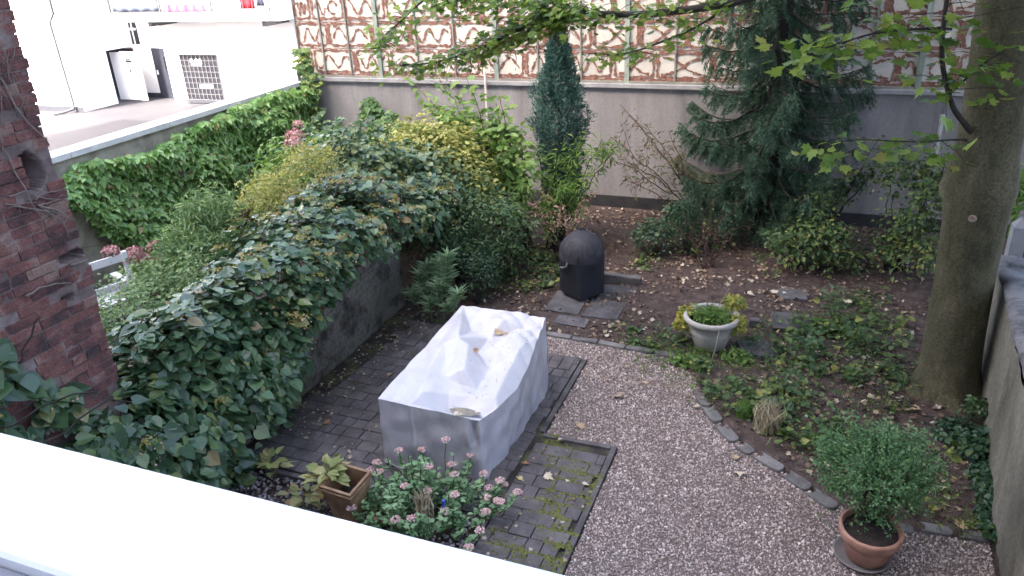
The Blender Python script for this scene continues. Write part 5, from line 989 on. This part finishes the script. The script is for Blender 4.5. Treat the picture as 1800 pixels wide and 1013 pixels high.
leaves(mb, T_MAPLE, np.column_stack([q2, np.full(n2, .042)]), rng.normal(size=(n2, 3)) * .3 + np.array([0, 0, 1.]), rand_dirs(n2), rng.uniform(.02, .05, n2)); stuff(obj('leaf_litter', mb, L_LITTER), 'scattered small dry leaves on beds and paving', 'leaves')
# ground cover herbs on the right bed
def cover_pts(n, poly, seed, thr):
    c = scatter_poly(max(4, n // 22), poly); c = c[rng.random(len(c)) < .8 - thr * .9]; k = rng.integers(6, 34, len(c)); sp = rng.uniform(.03, .13, len(c))
    q = np.repeat(c, k, 0) + rng.normal(size=(k.sum(), 2)) * np.repeat(sp, k)[:, None]; q = np.concatenate([q, scatter_poly(n // 8, poly)]); return q[~inside(GRAVEL, q[:, 0], q[:, 1]) | (rng.random(len(q)) < .25)]
q = np.concatenate([cover_pts(1900, [(-.45, 7.9), (1.2, 7.9), (1.25, 9.3), (.9, 10.4), (-.1, 9.4), (-.4, 8.9)], 101, -.15), cover_pts(900, [(-.75, 7.3), (.2, 6.5), (.7, 7.0), (.1, 7.7)], 102, .0), cover_pts(420, [(.3, 5.95), (1.5, 5.85), (1.55, 7.0), (.8, 7.0)], 103, .35), cover_pts(900, [(-4.1, 8.9), (-3.3, 9.3), (-3.2, 10.6), (-4.2, 10.6)], 104, -.1), cover_pts(380, [(-2.0, 8.1), (-1.2, 8.05), (-1.2, 8.5), (-2.1, 8.5)], 105, .1), cover_pts(300, [(-1.9, 7.85), (-1.1, 7.5), (-.6, 6.9), (-.9, 7.7), (-1.3, 8.1)], 106, -.2), cover_pts(700, [(-2.4, 10.2), (-1.0, 11.6), (-1.4, 12.5), (-2.6, 11.6)], 107, .25)])
n = len(q); z = soil_z(q[:, 0], q[:, 1]); hgt = .02 + .13 * rng.random(n) ** 1.5; mb = MB()
leaves(mb, T_HEART, np.column_stack([q, z + hgt]), rng.normal(size=(n, 3)) * .35 + np.array([0, 0, 1.]), rand_dirs(n) * np.array([1, 1, .3]), np.clip(rng.lognormal(-3.15, .4, n), .02, .1)); stuff(obj('ground_cover', mb, L_UNDER), 'low green ground cover and seedlings on the right bed', 'ground cover')
for k, (x, y, z_) in enumerate([(.38, 9.4, .45), (.62, 8.7, .35), (.15, 8.3, .3)]):
    rosette('herb_stem', ['taller leafy herb at the edge of the farthest stepping slab', 'leafy herb on the bed midway to the trunk', 'ferny herb beside the sunken slab'][k], (x, y, .02), 40, .085, L_MID, z_, .12)
q = np.concatenate([cover_pts(1500, [(-.7, 6.9), (.9, 6.3), (1.3, 8.6), (.9, 10.2), (-.6, 9.2)], 1, .1), cover_pts(700, [(-1.5, 7.7), (-.75, 6.9), (-.5, 7.4), (-1.1, 8.6)], 1, .1), cover_pts(500, [(.4, 5.6), (1.6, 5.7), (1.6, 6.6), (.6, 6.4)], 1, .3), cover_pts(500, [(-2.2, 7.7), (-.9, 7.4), (-.9, 8.2), (-2.2, 8.3)], 1, .2)]); n = len(q); z = soil_z(q[:, 0], q[:, 1]); mb = MB()
leaves(mb, T_BLADE, np.column_stack([q, z + .01]), rand_dirs(n) * np.array([1, 1, .2]), rng.normal(size=(n, 3)) * .45 + np.array([0, 0, 1.]), rng.uniform(.05, .16, n)); leaves(mb, T_SMALL, np.column_stack([q, z + .03 + .06 * rng.random(n)])[::2], rand_dirs(n)[::2] * .4 + np.array([0, 0, 1.]), rand_dirs(n)[::2], rng.uniform(.02, .045, len(q[::2])))
stuff(obj('weeds', mb, L_GRASS), 'thin bright grass and weeds between the cream pot and the trunk', 'weeds')
# single fallen maple leaves
mls = []
for k in range(4):
    tv = T_MAPLE[0].copy(); tv[:, 2] += .18 * (tv[:, 0] ** 2) * (1 + k) + .08 * np.sin(tv[:, 1] * 4 + k); tv[:, 1] -= .4
    me = MB().add(tv, *T_MAPLE[1]).mesh('fallen_leaf'); me.materials.append([mk('pale_dead_leaf', [(.42, .34, .24), (.52, .45, .34)], 20, .8), mk('tan_dead_leaf', [(.30, .2, .11), (.4, .3, .18)], 20, .8), mk('brown_dead_leaf', [(.2, .10, .05), (.3, .17, .09)], 20, .8), mk('yellow_dead_leaf', [(.42, .33, .12), (.5, .42, .2)], 20, .8)][k]); mls.append(me)
def fallen(x, y, z, s, k, label, group):
    o = obj('fallen_leaf', mls[k], None, None, (x, y, z)); o.scale = (s, s, s); o.rotation_euler = (rng.normal() * .25, rng.normal() * .25, rng.uniform(0, 6.28)); tag(o, label, 'leaf', group)
for x, y, s, k, lab in [(-1.98, 5.42, .105, 0, 'large pale maple leaf lying flat on the dark pavers'), (-1.62, 5.42, .09, 0, 'curled whitish leaf at the right edge of the pavers'), (-1.80, 5.42, .04, 0, 'tiny pale leaf between two larger leaves on the pavers'), (-2.22, 5.32, .07, 3, 'yellow leaf on the pavers near the cover corner'), (-2.25, 5.55, .09, 2, 'brown curled leaf beside the silver cover on the paving'), (-2.05, 6.0, .07, 0, 'small tan leaf at the back edge of the mossy pavers'), (-4.45, 5.55, .09, 2, 'reddish brown leaf on the dark patio left of the cover'), (-4.3, 6.6, .09, 1, 'tan leaf on the dark patio behind the cover'), (-4.1, 6.35, .06, 1, 'small tan leaf on the patio nearest the low wall')]:
    fallen(x, y, .05, s, k, lab, 'fallen leaves on the paving')
for x, y, s, k, lab in [(-1.72, 6.95, .13, 1, 'large tan maple leaf on the gravel'), (-2.1, 6.95, .08, 0, 'pale leaf on gravel at the paver edge'), (-1.95, 6.3, .12, 1, 'tan leaf heap piece in the gravel corner'), (-1.5, 7.3, .08, 1, 'small brown leaf on the far gravel'), (-.35, 6.02, .12, 0, 'pale leaf on gravel below the curved kerb'), (-.42, 6.25, .09, 1, 'brown leaf tucked against the curved kerb'), (-.9, 7.0, .06, 0, 'little pale leaf on gravel by the first kerb stone')]:
    fallen(x, y, .035, s, k, lab, 'fallen leaves on the gravel')
for x, y, s, k, lab in [(-2.98, 6.15, .085, 2, 'brown leaf in the middle fold of the silver cover'), (-2.93, 6.66, .12, 1, 'tan leaf debris at the far end of the silver cover'), (-2.83, 6.60, .08, 1, 'smaller tan leaf right of the far debris on the cover'), (-2.82, 5.33, .06, 0, 'pale leaf floating in the puddle on the cover')]:
    fallen(x, y, coverz(x, y) + .015, s, k, lab, 'leaves lying on the cover')
for x, y, s, k, lab in [(.40, 6.68, .13, 0, 'big pale leaf behind the potted bush'), (.38, 6.35, .12, 0, 'pale leaf standing up beside the kerb near the potted bush'), (.52, 6.32, .12, 2, 'pinkish brown leaf beside the upright pale leaf'), (1.18, 7.55, .11, 1, 'curled tan leaf on the bare soil before the trunk'), (1.3, 6.3, .13, 0, 'pale maple leaf on the soil right of the potted bush'), (1.4, 5.85, .12, 1, 'tan leaf lying on the buried kerb stones'), (-.36, 10.0, .12, 0, 'upright pale leaf beside the farthest stepping slab'), (-.65, 9.85, .11, 0, 'pale flat leaf on brown soil beyond the cream pot'), (.55, 9.95, .13, 0, 'pale leaf in front of the dark shrubs at the back')]:
    fallen(x, y, .07, s, k, lab, 'fallen leaves on the bed')
# specks of dirt on the cover
q = np.column_stack([rng.uniform(.5, .95, 130), rng.uniform(.2, .95, 130)]); u_, v_ = q.T; z = top_z(u_, v_); mb = MB()
leaves(mb, T_SMALL, np.column_stack([uv_xy(u_, v_)[0] + 3.02, uv_xy(u_, v_)[1] - 6.1, z + .004]), np.tile([0, 0, 1.], (130, 1)) + rng.normal(size=(130, 3)) * .1, rand_dirs(130), rng.uniform(.004, .022, 130)); dd_ = obj('leaf_crumbs', mb, L_LITTER, fc); dd_['kind'] = 'stuff'

for o in bpy.data.objects:
    if o.parent is not None and o.name.split('.')[0] in ('stems', 'twigs', 'seed_keys', 'buds', 'flower_heads', 'branches', 'foliage', 'crown'): o['kind'] = 'stuff'
